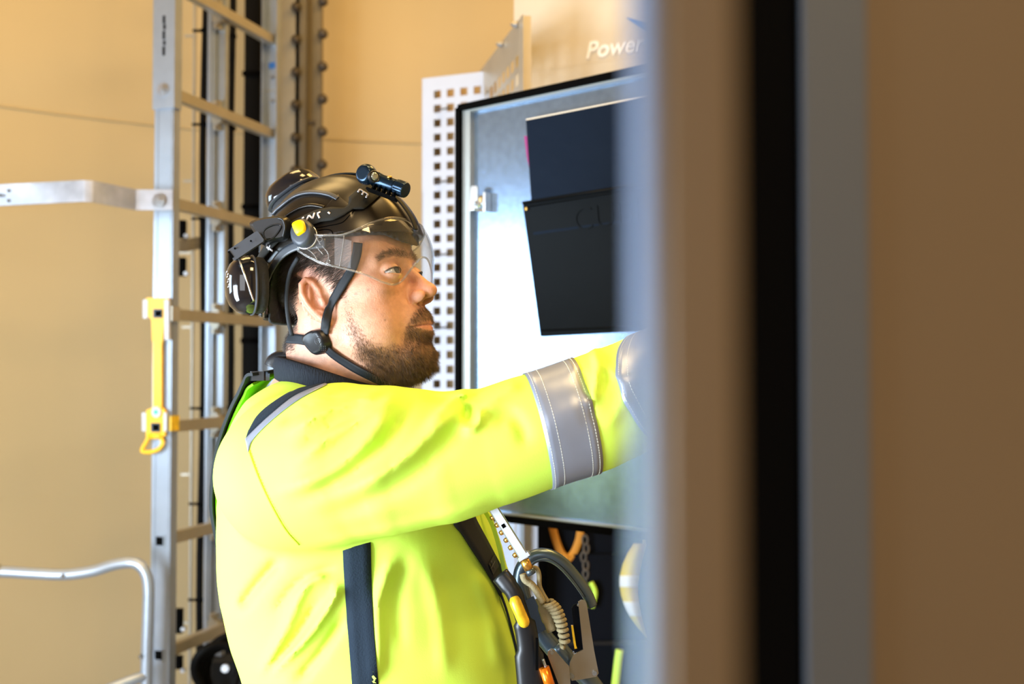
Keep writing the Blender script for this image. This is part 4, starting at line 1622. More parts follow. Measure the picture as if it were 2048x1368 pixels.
# eyes
for s in (1, -1):
    n = 40
    ctr = np.array([EC[0], EC[1] * s, EC[2]])
    gz = np.array([math.cos(.05), -.10, .16]); gz /= np.linalg.norm(gz)
    vv, qq = [], []
    for i in range(n + 1):
        t = math.pi * i / n
        for j in range(n):
            p = 2 * math.pi * j / n
            vv.append([math.cos(t), math.sin(t) * math.cos(p), math.sin(t) * math.sin(p)])
    vv = np.array(vv)
    ang = np.arccos(np.clip(vv[:, 0], -1, 1))
    u = np.cross(gz, [0, 0, 1.0]); u /= np.linalg.norm(u); w = np.cross(u, gz)
    pts = vv[:, :1] * gz + vv[:, 1:2] * u + vv[:, 2:] * w
    r = 1.24 + .10 * np.exp(-(ang / .42) ** 4)
    pos = h2w(c2h(ctr + pts * r[:, None]))
    for i in range(n):
        for j in range(n):
            qq.append((i * n + j, i * n + (j + 1) % n, (i + 1) * n + (j + 1) % n, (i + 1) * n + j))
    cc_ = np.tile([.50, .46, .43], (len(vv), 1))
    cc_[ang < .52] = (.045, .05, .045); cc_[ang < .22] = (.004, .004, .004); cc_[(ang < .54) & (ang > .46)] = (.012, .014, .016)
    fastmesh('eye', pos, np.array(qq), 'eye', man, True, cc_)

for s in (1, -1):
    a_ = math.radians(16); hw, hu = 1.40, .42; Ru = (hw * hw + hu * hu) / (2 * hu)
    pl = []
    for u in np.linspace(-1.32, 1.34, 16):
        v0 = -(Ru - hu) + math.sqrt(Ru * Ru - u * u) + .02 + .04 * u
        w0 = math.sqrt(max(1.43 ** 2 - u * u - v0 * v0, .01))
        pl.append(h2w(c2h(np.array([EC[0] + w0 * math.cos(a_) - u * math.sin(a_), s * (EC[1] + w0 * math.sin(a_) + u * math.cos(a_)), EC[2] + v0]))))
    m = MB(); m.tube(pl, .0007, 6)
    m.build('eyelash', 'hair', man, True)

# ------------------------------------------------------------------ hair and beard strands
tri = np.concatenate([Fq[:, [0, 1, 2]], Fq[:, [0, 2, 3]]])
pa, pb, pc = Vw[tri[:, 0]], Vw[tri[:, 1]], Vw[tri[:, 2]]
tn = np.cross(pb - pa, pc - pa); ar = np.linalg.norm(tn, axis=1); tn /= ar[:, None] + 1e-15


def strands(name, weight, n, lfun, dirfun, rad, material, seg=3, curl=.25):
    wgt = ar * weight[tri].mean(1)
    wgt = wgt / wgt.sum()
    idx = RNG.choice(len(tri), n, p=wgt)
    r1, r2 = RNG.random(n), RNG.random(n)
    s1 = np.sqrt(r1)
    P = pa[idx] * (1 - s1)[:, None] + pb[idx] * (s1 * (1 - r2))[:, None] + pc[idx] * (s1 * r2)[:, None]
    N = tn[idx]
    hl = Vh[tri[idx, 0]]
    D0_ = dirfun(P, N, hl)
    D0_ += RNG.normal(0, curl, (n, 3)); D0_ /= np.linalg.norm(D0_, axis=1, keepdims=True)
    ln = lfun(P, hl) * RNG.uniform(.6, 1.15, n)
    bend = RNG.normal(0, curl * 1.3, (n, 3)) + np.array([0, 0, -.25]) - N * .25
    rows = []
    pos = P - N * .0004; D = D0_.copy()
    for k in range(seg + 1):
        rows.append((pos.copy(), D.copy(), rad * (1 - .75 * k / seg)))
        pos = pos + D * (ln / seg)[:, None]
        D = D + bend / seg; D /= np.linalg.norm(D, axis=1, keepdims=True)
    vs = []
    ref = np.cross(D0_, N + 1e-3); ref /= np.linalg.norm(ref, axis=1, keepdims=True) + 1e-9
    for pos, D, rr in rows:
        u = ref - (ref * D).sum(1, keepdims=True) * D; u /= np.linalg.norm(u, axis=1, keepdims=True) + 1e-9
        w = np.cross(D, u)
        for a in (0, 2.094, 4.189):
            vs.append(pos + rr * (math.cos(a) * u + math.sin(a) * w))
    vs = np.stack(vs, 1)
    q = []
    for k in range(seg):
        for j in range(3):
            q.append([k * 3 + j, k * 3 + (j + 1) % 3, (k + 1) * 3 + (j + 1) % 3, (k + 1) * 3 + j])
    q = np.array(q)
    Q = (q[None] + (np.arange(n) * (seg + 1) * 3)[:, None, None]).reshape(-1, 4)
    o = fastmesh(name, vs.reshape(-1, 3), Q, material, man, True)
    o['kind'] = 'stuff'
    return o


FW = np.array(FWDH)


def bdir(P, N, hl):
    return N * .42 + np.array([0, 0, -.80]) + FW * .50


blen = lambda P, hl: .0045 + .0070 * sstep(-5, -10, hl[:, 2]) + .002 * sstep(9, 12, hl[:, 0])
strands('beard', np.clip(dens, 0, 1) ** 1.1 * (Vh[:, 2] < 1.6) * (Vh[:, 0] > 0), 12500, blen, bdir, .00016, 'beard_hair', 4, .26)
strands('hair', hair_d * (Vh[:, 2] < 7.5), 16000, lambda P, hl: .006 + .012 * sstep(-4, 5, hl[:, 2]), lambda P, N, hl: N * .30 + FW * -.85 + np.array([0, 0, -.50]), .00022, 'hair', 3, .22)
strands('eyebrow', brow_d, 700, lambda P, hl: .008 + 0 * hl[:, 0], lambda P, N, hl: N * .35 + FW * -.35 + np.array([0, 0, .25]) + LEFT * np.sign(hl[:, 1:2]) * .6, .00020, 'beard_hair', 3, .2)

# ------------------------------------------------------------------ jacket and trousers
lo_ = (min(tx0) - .04, TY - .36, ZHEM - .03)
hi_ = (max(AP[-1][0] + .08, max(tx1)) + .02, 1.99, float(tz[-1]) + .10)
Vj, Fj = nets(jacket, lo_, hi_, .0042)
# hollow neck opening is covered by the collar; sleeves end at the wrists
jk = fastmesh('jacket', Vj, Fj, 'hivis_yellow', man, True)


def legs(P):
    hip = np.array([(min(tx1) + max(tx0)) / 2 - .03, TY, .93])
    d = ell(P, (hip[0], hip[1], .93), (.17, .19, .16))
    for s in (-1, 1):
        a = (hip[0], hip[1] + s * .10, .90); b = (hip[0] + .03, hip[1] + s * .12, .48); c = (hip[0] - .02, hip[1] + s * .13, .10)
        d = smin(d, chain(P, [a, b, c], [.115, .078, .062]), .05)
    return d


def boots(P):
    hip = np.array([(min(tx1) + max(tx0)) / 2 - .03, TY, .93])
    d = None
    for s in (-1, 1):
        e = cap(P, (hip[0] - .02, hip[1] + s * .13, .16), (hip[0] - .02, hip[1] + s * .13, .06), .060, .055)
        e = smin(e, cap(P, (hip[0] - .02, hip[1] + s * .13, .045), (hip[0] + .14, hip[1] + s * .14, .040), .048, .042), .04)
        e = smax(e, .002 - P[:, 2], .01)
        d = e if d is None else np.minimum(d, e)
    return d


hx = (min(tx1) + max(tx0)) / 2
v, q = nets(legs, (hx - .3, TY - .3, .03), (hx + .3, TY + .3, 1.12), .012)
fastmesh('trousers', v, q, 'trouser_navy', man)
v, q = nets(boots, (hx - .2, TY - .3, -.02), (hx + .25, TY + .3, .26), .010)
fastmesh('boots', v, q, 'black_rubber', man)


def lay(name, parent, f, pts, width, thick, material, k=8, off=.0006, na=5, start=.75, kind3d=False):
    P = np.array(pts) if kind3d else pxline(f, pts, k, off, start)
    v, q = strip(f, P, width, thick, off, na)
    return meshobj(name, v, q, material, parent, True)


def band(name, parent, a0, a1, material, thick=.0008, off=.0006, nu=64, nt=8, tilt=None):
    """a band that goes right round the sleeve between two stations given as (pixel centre, depth)"""
    a0, a1 = np.array(a0), np.array(a1)
    ax = (a1 - a0) / np.linalg.norm(a1 - a0)
    nrm = ax if tilt is None else np.array(tilt) / np.linalg.norm(tilt)
    up = np.cross(np.cross(ax, Z), ax); up /= np.linalg.norm(up)
    sd = np.cross(ax, up)
    rows = []
    for t in np.linspace(0, 1, nt):
        c = a0 + (a1 - a0) * t
        for j in range(nu):
            g_ = 2 * math.pi * j / nu
            dr_ = math.cos(g_) * up + math.sin(g_) * sd
            rows.append((c, dr_))
    C = np.array([r[0] for r in rows]); Dr = np.array([r[1] for r in rows])
    Dp = Dr - ((Dr @ nrm) / (ax @ nrm))[:, None] * ax
    Dp /= np.linalg.norm(Dp, axis=1, keepdims=True)
    t = np.full(len(C), .13)
    for _ in range(50):
        t -= np.clip(jacket((C + Dp * t[:, None]).astype(np.float32)), -.02, .03) * .7
    P = C + Dp * (t + off)[:, None]
    Q = C + Dp * (t + off + thick)[:, None]
    v = np.concatenate([P, Q]); n = len(P); f = []
    for i in range(nt - 1):
        for j in range(nu):
            j2 = (j + 1) % nu
            f.append((i * nu + j, i * nu + j2, (i + 1) * nu + j2, (i + 1) * nu + j))
            f.append((n + i * nu + j, n + (i + 1) * nu + j, n + (i + 1) * nu + j2, n + i * nu + j2))
    for i in (0, nt - 1):
        for j in range(nu):
            f.append((i * nu + j, i * nu + (j + 1) % nu, n + i * nu + (j + 1) % nu, n + i * nu + j))
    return meshobj(name, v, f, material, parent, True), Q.reshape(nt, nu, 3)


# grey reflective bands round the sleeve, with stitch rows
tl = np.array(AP[6]) - np.array(AP[5])
tlv = np.array([1.0, .22, .16])
b1, Q1 = band('reflective_band', jk, W(1072, 855, 1.095), W(1172, 835, 1.10), 'reflective_tape', tilt=(1, .1, .235))
b2, Q2 = band('reflective_band', jk, W(1298, 770, 1.12), W(1385, 722, 1.145), 'reflective_tape', tilt=(1, -.55, .42))


def stitches(name, parent, line, step, ln, r, material, off=.0004):
    line = np.array(line)
    seg = np.linalg.norm(np.diff(line, axis=0), axis=1); s = np.concatenate([[0], np.cumsum(seg)])
    m = MB()
    t = 0
    while t + ln < s[-1]:
        a = np.array([np.interp(t, s, line[:, i]) for i in range(3)]); b = np.array([np.interp(t + ln, s, line[:, i]) for i in range(3)])
        m.cyl(a, b, r, 5)
        t += step
    o = m.build(name, material, parent); o['kind'] = 'stuff'
    return o


for Qx, par in ((Q1, b1), (Q2, b2)):
    n = Qx.shape[0]
    for fr in (.06, .24, .80, .94):
        i = fr * (n - 1); a = int(i); row = Qx[a] * (1 - i + a) + Qx[min(a + 1, n - 1)] * (i - a)
        stitches('stitch_row', par, np.concatenate([row, row[:1]]), .0034, .0022, .00028, 'stitching')

# armhole seam, shoulder piping, side panel, front edge
P = pxline(jacket, [(497, 900), (515, 950), (540, 1005), (570, 1058), (598, 1090)], 10, .0004)
v, q = strip(jacket, P, .0016, .0006, .0002, 3)
seam = meshobj('armhole_seam', v, q, 'seam_thread', jk, True)
stitches('stitch_row', seam, P + np.array([.002, -.0012, 0]), .0036, .0024, .0003, 'seam_thread')


def patch(name, parent, f, top, bot, material, thick=.0008, off=.0005, k=10, rows=4):
    """cloth piece between two pixel polylines laid on the surface"""
    a = np.array(catmull(top, k)); b = np.array(catmull(bot, k))
    n = min(len(a), len(b))
    ia = np.linspace(0, len(a) - 1, n); A_ = np.stack([np.interp(ia, range(len(a)), a[:, i]) for i in (0, 1)], 1)
    ib = np.linspace(0, len(b) - 1, n); B2 = np.stack([np.interp(ib, range(len(b)), b[:, i]) for i in (0, 1)], 1)
    C = np.stack([A_ * (1 - t) + B2 * t for t in np.linspace(0, 1, rows)], 1).reshape(-1, 2)
    P = cast(f, C[:, 0], C[:, 1], .75, off)
    N = grad(f, P)
    Q = P + N * thick
    v = np.concatenate([P, Q]); N0 = len(P); F = []
    for i in range(n - 1):
        for j in range(rows - 1):
            x = i * rows + j
            F += [(x, x + 1, x + rows + 1, x + rows), (N0 + x, N0 + x + rows, N0 + x + rows + 1, N0 + x + 1)]
    for i in range(n - 1):
        for j in (0, rows - 1):
            x = i * rows + j; F.append((x, x + rows, N0 + x + rows, N0 + x))
    for i in (0, n - 1):
        for j in range(rows - 1):
            x = i * rows + j; F.append((x, x + 1, N0 + x + 1, N0 + x))
    return meshobj(name, v, F, material, parent, True)


patch('shoulder_piping', jk, jacket, [(497, 862), (515, 832), (545, 806), (590, 780), (645, 766)], [(492, 877), (512, 856), (545, 826), (592, 790), (650, 766)], 'navy_cloth')
rf = patch('shoulder_reflector', jk, jacket, [(491, 878), (512, 857), (545, 827), (592, 791), (650, 767)], [(497, 905), (506, 880), (545, 840), (600, 798), (655, 769)], 'reflective_tape')
sp_ = patch('side_panel', jk, torso_f, [(684, 1060), (688, 1150), (695, 1250), (704, 1368), (706, 1420)], [(741, 1055), (743, 1150), (747, 1250), (757, 1368), (760, 1420)], 'navy_cloth', off=.0008)

# ribbed collar round the neck


def neckf(P):
    return np.minimum(head_w(P), 1e9)


NC = h2w([-2.6, 0, -11.6])
ring_o = []
n = 64
prof = [(-.3, -2.2), (.35, -1.6), (.55, .2), (.35, 1.0), (-.1, 1.15), (-.45, .9), (-.6, -1.2)]
v = []
for i in range(n):
    a = 2 * math.pi * i / n
    rr = 7.3 + .5 * math.cos(a)
    hz = -9.6 - 1.9 * math.cos(a) - .5 * math.cos(2 * a)
    for dr_, dz in prof:
        v.append(h2w([-1.6 + (rr + dr_) * math.cos(a), (rr + dr_) * math.sin(a), hz + dz]))
k = len(prof); f = []
for i in range(n):
    for j in range(k):
        f.append((i * k + j, i * k + (j + 1) % k, ((i + 1) % n) * k + (j + 1) % k, ((i + 1) % n) * k + j))
meshobj('collar', v, f, 'rib_collar', jk, True)
# cuff
m = MB(); a_ = np.array(AP[-1]); dd_ = axR / np.linalg.norm(axR)
m.lathe(a_ - dd_ * .01, dd_, [(0, .038), (.02, .041), (.045, .036), (.045, .030), (.0, .028)], 28)
m.build('cuff', 'rib_collar', jk, True)
m = MB(); a_ = np.array(LP[-1]); dd_ = axL / np.linalg.norm(axL)
m.lathe(a_ + dd_ * .02, dd_, [(0, .038), (.02, .040), (.045, .035), (.045, .030), (.0, .028)], 28)
m.build('cuff', 'rib_collar', jk, True)

# ------------------------------------------------------------------ HELMET (pitched head frame, cm)
HO, HRr = (-.3, 0, 5.0), (10.5, 9.4, 10.4)
RX = [-13, -7.7, -6.3, -4.7, -2.35, 0, 3, 6, 12]
RZ = [-2.7, -2.4, 1.9, 4.4, 5.9, 6.4, 6.9, 7.4, 8.2]


def hel_o(P, g=0.0):
    Q = P.copy()
    Q[:, 2] = np.where(P[:, 2] < HO[2], HO[2] + (P[:, 2] - HO[2]) * .42, P[:, 2])
    return ell(Q, HO, (HRr[0] + g, HRr[1] + g, HRr[2] + g))


def shell_h(P):
    o = hel_o(P)
    y = np.abs(P[:, 1])
    # raised crest and a step along the side, like moulded panels
    o = o - .28 / (1 + np.exp((y - 3.6) * 3)) - .12 * np.exp(-((P[:, 2] - 9.3 - .12 * P[:, 0]) / .5) ** 2) * (P[:, 0] < 5)
    d = smax(o, -(hel_o(P, -.55)), .12)
    rim = np.interp(P[:, 0], RX, RZ).astype(np.float32)
    return smax(d, rim - P[:, 2], .15)


def helmet_w(P):
    """outer helmet surface in world metres"""
    p = w2h(np.asarray(P, np.float32)).astype(np.float32)
    o = hel_o(p)
    return (o - .28 / (1 + np.exp((np.abs(p[:, 1]) - 3.6) * 3))) * np.float32(.01)


hm = thing('safety_helmet', 'black climbing style safety helmet on the bearded man with clear eye shield', 'helmet', h2w([0, 0, 5]))
V, Fq2 = nets(shell_h, (-12, -11, -4), (12, 11, 17), .17)
sh = fastmesh('shell', h2w(V), Fq2, 'helmet_shell', hm, True)


def liner_h(P):
    rim = np.interp(P[:, 0], RX, RZ).astype(np.float32)
    low = np.interp(P[:, 0], [-13, -6, -3, 4, 7.5, 9, 12], [.6, .5, .1, .1, .2, 1.2, 1.6]).astype(np.float32)
    o = hel_o(P, -.6)
    d = smax(o, -hel_o(P, -1.9), .2)
    rib = .07 * np.sin(np.arctan2(P[:, 1], P[:, 0] + .3) * 70)
    return smax(d + rib, rim - low - P[:, 2], .3)


V, Fq2 = nets(liner_h, (-12, -11, -5), (12, 11, 16), .22)
fastmesh('liner', h2w(V), Fq2, 'foam_black', hm, True)


def hlay(name, pts, width, thick, material, parent=None, off=.0003, k=8, na=5):
    P = pxline(helmet_w, pts, k, off, .9)
    v, q = strip(helmet_w, P, width, thick, off, na)
    return meshobj(name, v, q, material, parent or hm, True)


hlay('rim_trim', [(652, 487), (620, 490), (598, 491), (572, 503), (552, 524), (538, 552), (527, 590), (520, 632)], [.011] * 57, .0018, 'helmet_trim')
hlay('vent_rib', [(548, 428), (560, 416), (592, 393), (624, 386), (657, 390), (676, 399)], .0058, .0030, 'helmet_trim', sh)  # moulded arc, its blue-grey highlight put into the lighter colour
hlay('vent_rib', [(572, 434), (585, 425), (603, 416), (624, 412), (649, 416)], .0034, .0028, 'helmet_shell', sh)
hlay('panel_line', [(631, 456), (660, 451), (684, 445), (698, 432), (710, 420)], .0009, .0003, 'black_rubber', sh, k=6)
hlay('panel_line', [(636, 461), (650, 459), (662, 461), (666, 469), (667, 476)], .0010, .0003, 'black_rubber', sh, k=6)


def pad(name, f, poly, thick, inset, material, parent, off=0.0, k=4, start=.9, drop=.30):
    """moulded solid standing on surface f under a pixel outline"""
    c = np.array(catmull(poly, k, closed=True))
    cen = c.mean(0)
    P = cast(f, c[:, 0], c[:, 1], start, off)
    ctr = cast(f, [cen[0]], [cen[1]], start, off)[0]
    N = grad(f, ctr[None])[0]
    n = len(P)
    base = P - N * .001
    mid_ = P + N * thick * (1 - drop)
    top = ctr + (P - ctr) * (1 - inset) + N * thick
    top2 = ctr + (P - ctr) * (1 - inset * 2.2) + N * thick * 1.06
    v = np.concatenate([base, mid_, top, top2]); f_ = []
    for r in range(3):
        for i in range(n):
            f_.append((r * n + i, r * n + (i + 1) % n, (r + 1) * n + (i + 1) % n, (r + 1) * n + i))
    f_.append(tuple(range(3 * n, 4 * n))); f_.append(tuple(range(n))[::-1])
    return auto_smooth(meshobj(name, v, f_, material, parent), 50)


pad('vent_plate', helmet_w, [(673, 392), (683, 398), (703, 414), (700, 422), (676, 424), (650, 420)], .0022, .05, 'helmet_shell', sh, k=3)
cl = pad('shield_pivot', helmet_w, [(594, 456), (589, 472), (594, 489), (608, 499), (624, 493), (633, 477), (633, 459), (624, 447), (610, 442)], .013, .14, 'grey_plastic', hm)
pad('release_button', helmet_w, [(597, 457), (606, 450), (616, 448), (622, 455), (624, 469), (616, 476), (607, 480), (601, 470)], .0165, .10, 'button_yellow', cl)
hlay('yellow_mark', [(581, 447), (588, 444), (594, 441)], .0022, .001, 'button_yellow')
m = MB()
cpt = cast(helmet_w, [612], [474], .9, .004)[0]; cn = grad(helmet_w, cpt[None])[0]
t1 = np.cross(cn, Z); t1 /= np.linalg.norm(t1); t2 = np.cross(cn, t1)
m.tube([cpt + .0140 * (math.cos(a) * t1 * 1.0 + math.sin(a) * t2) for a in np.linspace(0, 2 * math.pi, 36, endpoint=False)], .0011, 8, closed=True)
m.build('pivot_ring', 'lock_metal', cl, True)

# clear eye shield
PH = [0, 5, 15, 23, 30, 40, 50, 60, 70, 85, 98]
ZT = [9.35, 9.4, 9.45, 9.4, 9.2, 8.75, 8.2, 7.4, 6.8, 6.85, 7.3]
ZBt = [5.0, 4.8, 3.3, 1.6, 1.2, 1.5, 2.1, 2.6, 3.0, 3.6, 5.2]


def vis(ph, z, g=0.0):
    a = math.radians(ph)
    rx = 10.05 - (.085 * (z - 5) ** 2 if z > 5 else .03 * (z - 5) ** 2) + g
    ry = 9.9 - (.03 * (z - 5) ** 2 if z > 5 else .02 * (5 - z)) + g
    e = 2 / 2.25
    c, s = math.cos(a), math.sin(a)
    return h2w([1.0 + rx * math.copysign(abs(c) ** e, c), -ry * math.copysign(abs(s) ** e, s), z])


phs = np.concatenate([np.linspace(-98, 98, 130)])
nz_ = 18
top_ = np.interp(np.abs(phs), PH, ZT); bot_ = np.interp(np.abs(phs), PH, ZBt)
ker = np.array([1, 2, 3, 2, 1]) / 9
bot_ = np.convolve(np.pad(bot_, 2, mode='edge'), ker, 'valid'); top_ = np.convolve(np.pad(top_, 2, mode='edge'), ker, 'valid')
vo, vi = [], []
for ph, a, b in zip(phs, bot_, top_):
    for t in np.linspace(0, 1, nz_):
        z = a + (b - a) * t
        vo.append(vis(ph, z)); vi.append(vis(ph, z, -.18))
v = vo + vi; N0 = len(vo); f = []
for i in range(len(phs) - 1):
    for j in range(nz_ - 1):
        x = i * nz_ + j
        f += [(x, x + nz_, x + nz_ + 1, x + 1), (N0 + x, N0 + x + 1, N0 + x + nz_ + 1, N0 + x + nz_)]
    for j in (0, nz_ - 1):
        x = i * nz_ + j; f.append((x, x + nz_, N0 + x + nz_, N0 + x))
for i in (0, len(phs) - 1):
    for j in range(nz_ - 1):
        x = i * nz_ + j; f.append((x, x + 1, N0 + x + 1, N0 + x))
shd = meshobj('eye_shield', v, f, 'visor_clear', hm, True)
loop = [vis(p, b, -.09) for p, b in zip(phs, top_)] + [vis(p, a, -.09) for p, a in zip(phs[::-1], bot_[::-1])]
m = MB(); m.tube(loop, .00125, 8, closed=True); m.build('shield_rim', 'visor_rim', shd, True)
m = MB(); m.tube([vis(71.5 - .4 * k, z, .02) for k, z in enumerate(np.linspace(3.05, 6.75, 9))], .0008, 6); m.build('shield_fold', 'visor_rim', shd, True)
for pts in ([(88, 7.0), (86, 6.4), (84, 5.7)], [(93, 5.6), (88, 4.6), (86, 3.9)], [(86, 3.9), (80, 3.6), (79, 4.6), (83, 5.6)]):
    m = MB(); m.tube([vis(p, z, .02) for p, z in catmull([np.array(p) for p in pts], 5)], .0006, 6); m.build('moulded_line', 'visor_rim', shd, True)
for (p, z, r) in ((84.5, 6.35, .27), (79, 3.75, .2)):
    m = MB(); m.tube([vis(p + math.degrees(r * math.cos(a) / 9.8), z + r * math.sin(a), .02) for a in np.linspace(0, 2 * math.pi, 20, endpoint=False)], .0004, 5, closed=True)
    m.build('moulded_mark', 'visor_rim', shd, True)
m = MB(); m.tube([vis(87 - .45 * k, 5.55 - .10 * k + .1 * (k % 2), .02) for k in range(12)], .0004, 5); m.build('moulded_mark', 'visor_rim', shd, True)

# ear muffs parked at the back of the helmet


def cup(name, c, axis, rv, rh, parent, k=1.0):
    axis = np.array(axis, float); axis /= np.linalg.norm(axis)
    w = np.cross(axis, Z); w /= np.linalg.norm(w); u = np.cross(w, axis)
    em = bpy.data.objects.new(name, None)

    def body(prof, nm, mt, par):
        n = 40; v = []
        for h, r in prof:
            for j in range(n):
                a = 2 * math.pi * j / n
                e = 2 / 2.5
                cx_, sx_ = math.cos(a), math.sin(a)
                v.append(c + axis * h * k + u * rv * r * math.copysign(abs(cx_) ** e, cx_) + w * rh * r * math.copysign(abs(sx_) ** e, sx_))
        f = [(i * n + j, i * n + (j + 1) % n, (i + 1) * n + (j + 1) % n, (i + 1) * n + j) for i in range(len(prof) - 1) for j in range(n)]
        f += [tuple(range(n))[::-1], tuple(range((len(prof) - 1) * n, len(prof) * n))]
        return auto_smooth(meshobj(nm, v, f, mt, par), 50)
    cu_ = body([(.008, .88), (.009, 1.0), (.013, 1.02), (.020, .99), (.028, .90), (.034, .74), (.038, .50), (.0395, .2)], 'ear_cup', 'gloss_black', parent)
    body([(-.004, .70), (-.005, .86), (-.002, .96), (.003, .98), (.008, .92)], 'cushion', 'foam_black', cu_)
    body([(.0085, 1.01), (.010, 1.045), (.012, 1.01)], 'cup_edge', 'grey_plastic', cu_)
    return cu_, u, w, axis


c1_, u1, w1, a1 = cup('ear_muff', W(520, 571, 1.185), (-.88, -.46, -.02), .0345, .028, hm)
c2_, u2, w2, a2 = cup('ear_muff', W(600, 404, 1.375), (-.52, .10, .80), .040, .038, hm)
m = MB(); m.tube(catmull([W(476, 512, 1.155), W(484, 535, 1.142), W(496, 568, 1.138), W(507, 602, 1.142)], 6), .0011, 8); m.build('wire_bow', 'lock_metal', c1_, True)
m = MB()
for k in range(7):
    p = W(452.5 + .5 * k + 2 * (k % 2), 545 + 5 * k, 1.143)
    m.cyl(p, p + np.array([.0012, -.0004, .0018]), .0005, 5)
o_ = m.build('print_marks', 'letter_white', c1_); o_['kind'] = 'stuff'
# arm of the near muff
A0, A1 = W(466, 510, 1.150), W(520, 474, 1.155)
ax = (A1 - A0); la = np.linalg.norm(ax); ax /= la
up_ = np.cross(ax, [0, 1, 0]); up_ /= np.linalg.norm(up_)
m = MB(); m.box((A0 + A1) / 2, ax * la / 2 * 1.12, up_ * .0072, np.array([0, .0035, 0]), .0015)
arm_o = m.build('muff_arm', 'grey_plastic', hm)
for px, py in ((470, 497), (502, 482)):
    m = MB(); c = W(px, py, 1.1465); m.cyl(c, c + np.array([0, -.0006, 0]), .0012, 10); m.build('arm_hole', 'black_rubber', arm_o)
m = MB(); c = A0 + ax * -.001 + up_ * .001 + np.array([0, -.0038, 0]); m.box(c, ax * .0012, up_ * .0045, np.array([0, .0004, 0])); m.build('arm_slot', 'black_rubber', arm_o)
m = MB()
B0 = [(503, 446), (523, 437), (560, 432), (578, 434), (584, 446), (583, 468), (572, 480), (540, 483), (524, 487), (512, 466)]
ring = [W(x - 4, y, 1.168) for x, y in catmull([np.array(p, float) for p in B0], 3, closed=True)]
cenr = np.mean(ring, 0)
v = ring + [p * 1.0 + np.array([0, .022, 0]) for p in ring] + [cenr + (p - cenr) * .80 + np.array([0, -.006, 0]) for p in ring]
n = len(ring); f = [(i, (i + 1) % n, n + (i + 1) % n, n + i) for i in range(n)] + [(i, 2 * n + i, 2 * n + (i + 1) % n, (i + 1) % n) for i in range(n)]
f += [tuple(range(n, 2 * n)), tuple(range(2 * n, 3 * n))]
hg = meshobj('muff_hinge', v, f, 'satin_black', hm); auto_smooth(hg, 40)
m = MB(); m.tube(catmull([W(556, 436, 1.159), W(566, 440, 1.157), W(570, 455, 1.157), W(566, 474, 1.159)], 5), .0014, 8); m.build('hinge_rib', 'satin_black', hg, True)
m = MB(); m.tube(catmull([W(528, 462, 1.162), W(545, 450, 1.160), W(562, 452, 1.160), W(548, 474, 1.161), W(532, 480, 1.162)], 5, closed=True), .0009, 6, closed=True); m.build('hinge_rib', 'satin_black', hg, True)

# chin strap on the head
cs = thing('chin_strap', 'black webbing chin strap with moulded buckle under the man\'s ear', 'strap', W(640, 683, 1.17))


def hd_off(P):
    return head_w(P)


lay('front_web', cs, head_w, [(716, 486), (713, 510), (703, 540), (690, 562), (674, 588), (661, 612), (653, 640), (650, 668)], .0108, .0016, 'strap_black', off=.0030, start=.95)
lay('jaw_web', cs, head_w, [(650, 694), (672, 712), (705, 733), (740, 752), (775, 768), (806, 777)], .0115, .0018, 'strap_black', off=.0028, start=.95)
lay('rear_web', cs, head_w, [(638, 682), (618, 682), (600, 679), (586, 678), (576, 677)], .0120, .0016, 'strap_black', off=.0024, start=.95)
m = MB(); m.tube(catmull([W(596, 515, 1.172), W(580, 545, 1.178), W(573, 590, 1.182), W(576, 635, 1.184), W(584, 672, 1.184)], 6), .0026, 8, flat=.001, up=(0, 1, 0)); m.build('nape_web', 'strap_black', cs, True)
bk = pad('buckle', head_w, [(624, 664), (637, 658), (650, 661), (657, 676), (662, 692), (656, 703), (643, 708), (632, 700), (620, 684), (617, 672)], .0105, .12, 'satin_black', cs, off=.002)
bp_ = cast(head_w, [636], [682], .95, .0130)[0]; bn = grad(head_w, bp_[None])[0]
b1_ = np.cross(bn, Z); b1_ /= np.linalg.norm(b1_); b2_ = np.cross(bn, b1_)
m = MB(); m.tube([bp_ + .0032 * (math.cos(a) * b1_ + 1.2 * math.sin(a) * b2_) for a in np.linspace(0, 2 * math.pi, 20, endpoint=False)], .0006, 6, closed=True)
m.tube([bp_ + .0013 * (math.cos(a) * b1_ + 1.6 * math.sin(a) * b2_) for a in np.linspace(0, 2 * math.pi, 14, endpoint=False)], .0004, 6, closed=True)
for k in range(4):
    for j in range(3):
        c = bp_ + b1_ * (-.0085 + .0022 * k) * -1 * -1 + b2_ * (.0062 + .0022 * j) * 1.0
        m.cyl(c - bn * .001, c + bn * .0004, .0006, 6)
o_ = m.build('buckle_relief', 'grey_plastic', bk, True); o_['kind'] = 'stuff'

# ------------------------------------------------------------------ HEADLAMP
hl_ = thing('headlamp', 'black angled torch on an elastic head strap round the black helmet', 'headlamp', W(770, 365, 1.19))
wd1 = np.interp(np.linspace(0, 1, 105), [0, .25, .5, .62, .70, .74, .80, .93, 1], [.013, .014, .0175, .0180, .0075, .0075, .0240, .0250, .0180])
pts = [(512, 548), (519, 526), (538, 497), (557, 476), (578, 460), (600, 449), (620, 441), (640, 433), (664, 429), (690, 423), (707, 412), (722, 400), (744, 381), (760, 372)]
P = pxline(helmet_w, pts, 8, .0016, .9)
wd1 = np.interp(np.linspace(0, 1, len(P)), np.linspace(0, 1, 105), wd1)
v, q = strip(helmet_w, P, wd1, .0016, .0030, 5)
meshobj('side_strap', v, q, 'strap_cloth', hl_, True)
hlay('front_strap', [(762, 374), (780, 386), (797, 401), (812, 420), (824, 440), (831, 460)], .0075, .0016, 'strap_cloth', hl_, off=.0032)
arcp = []
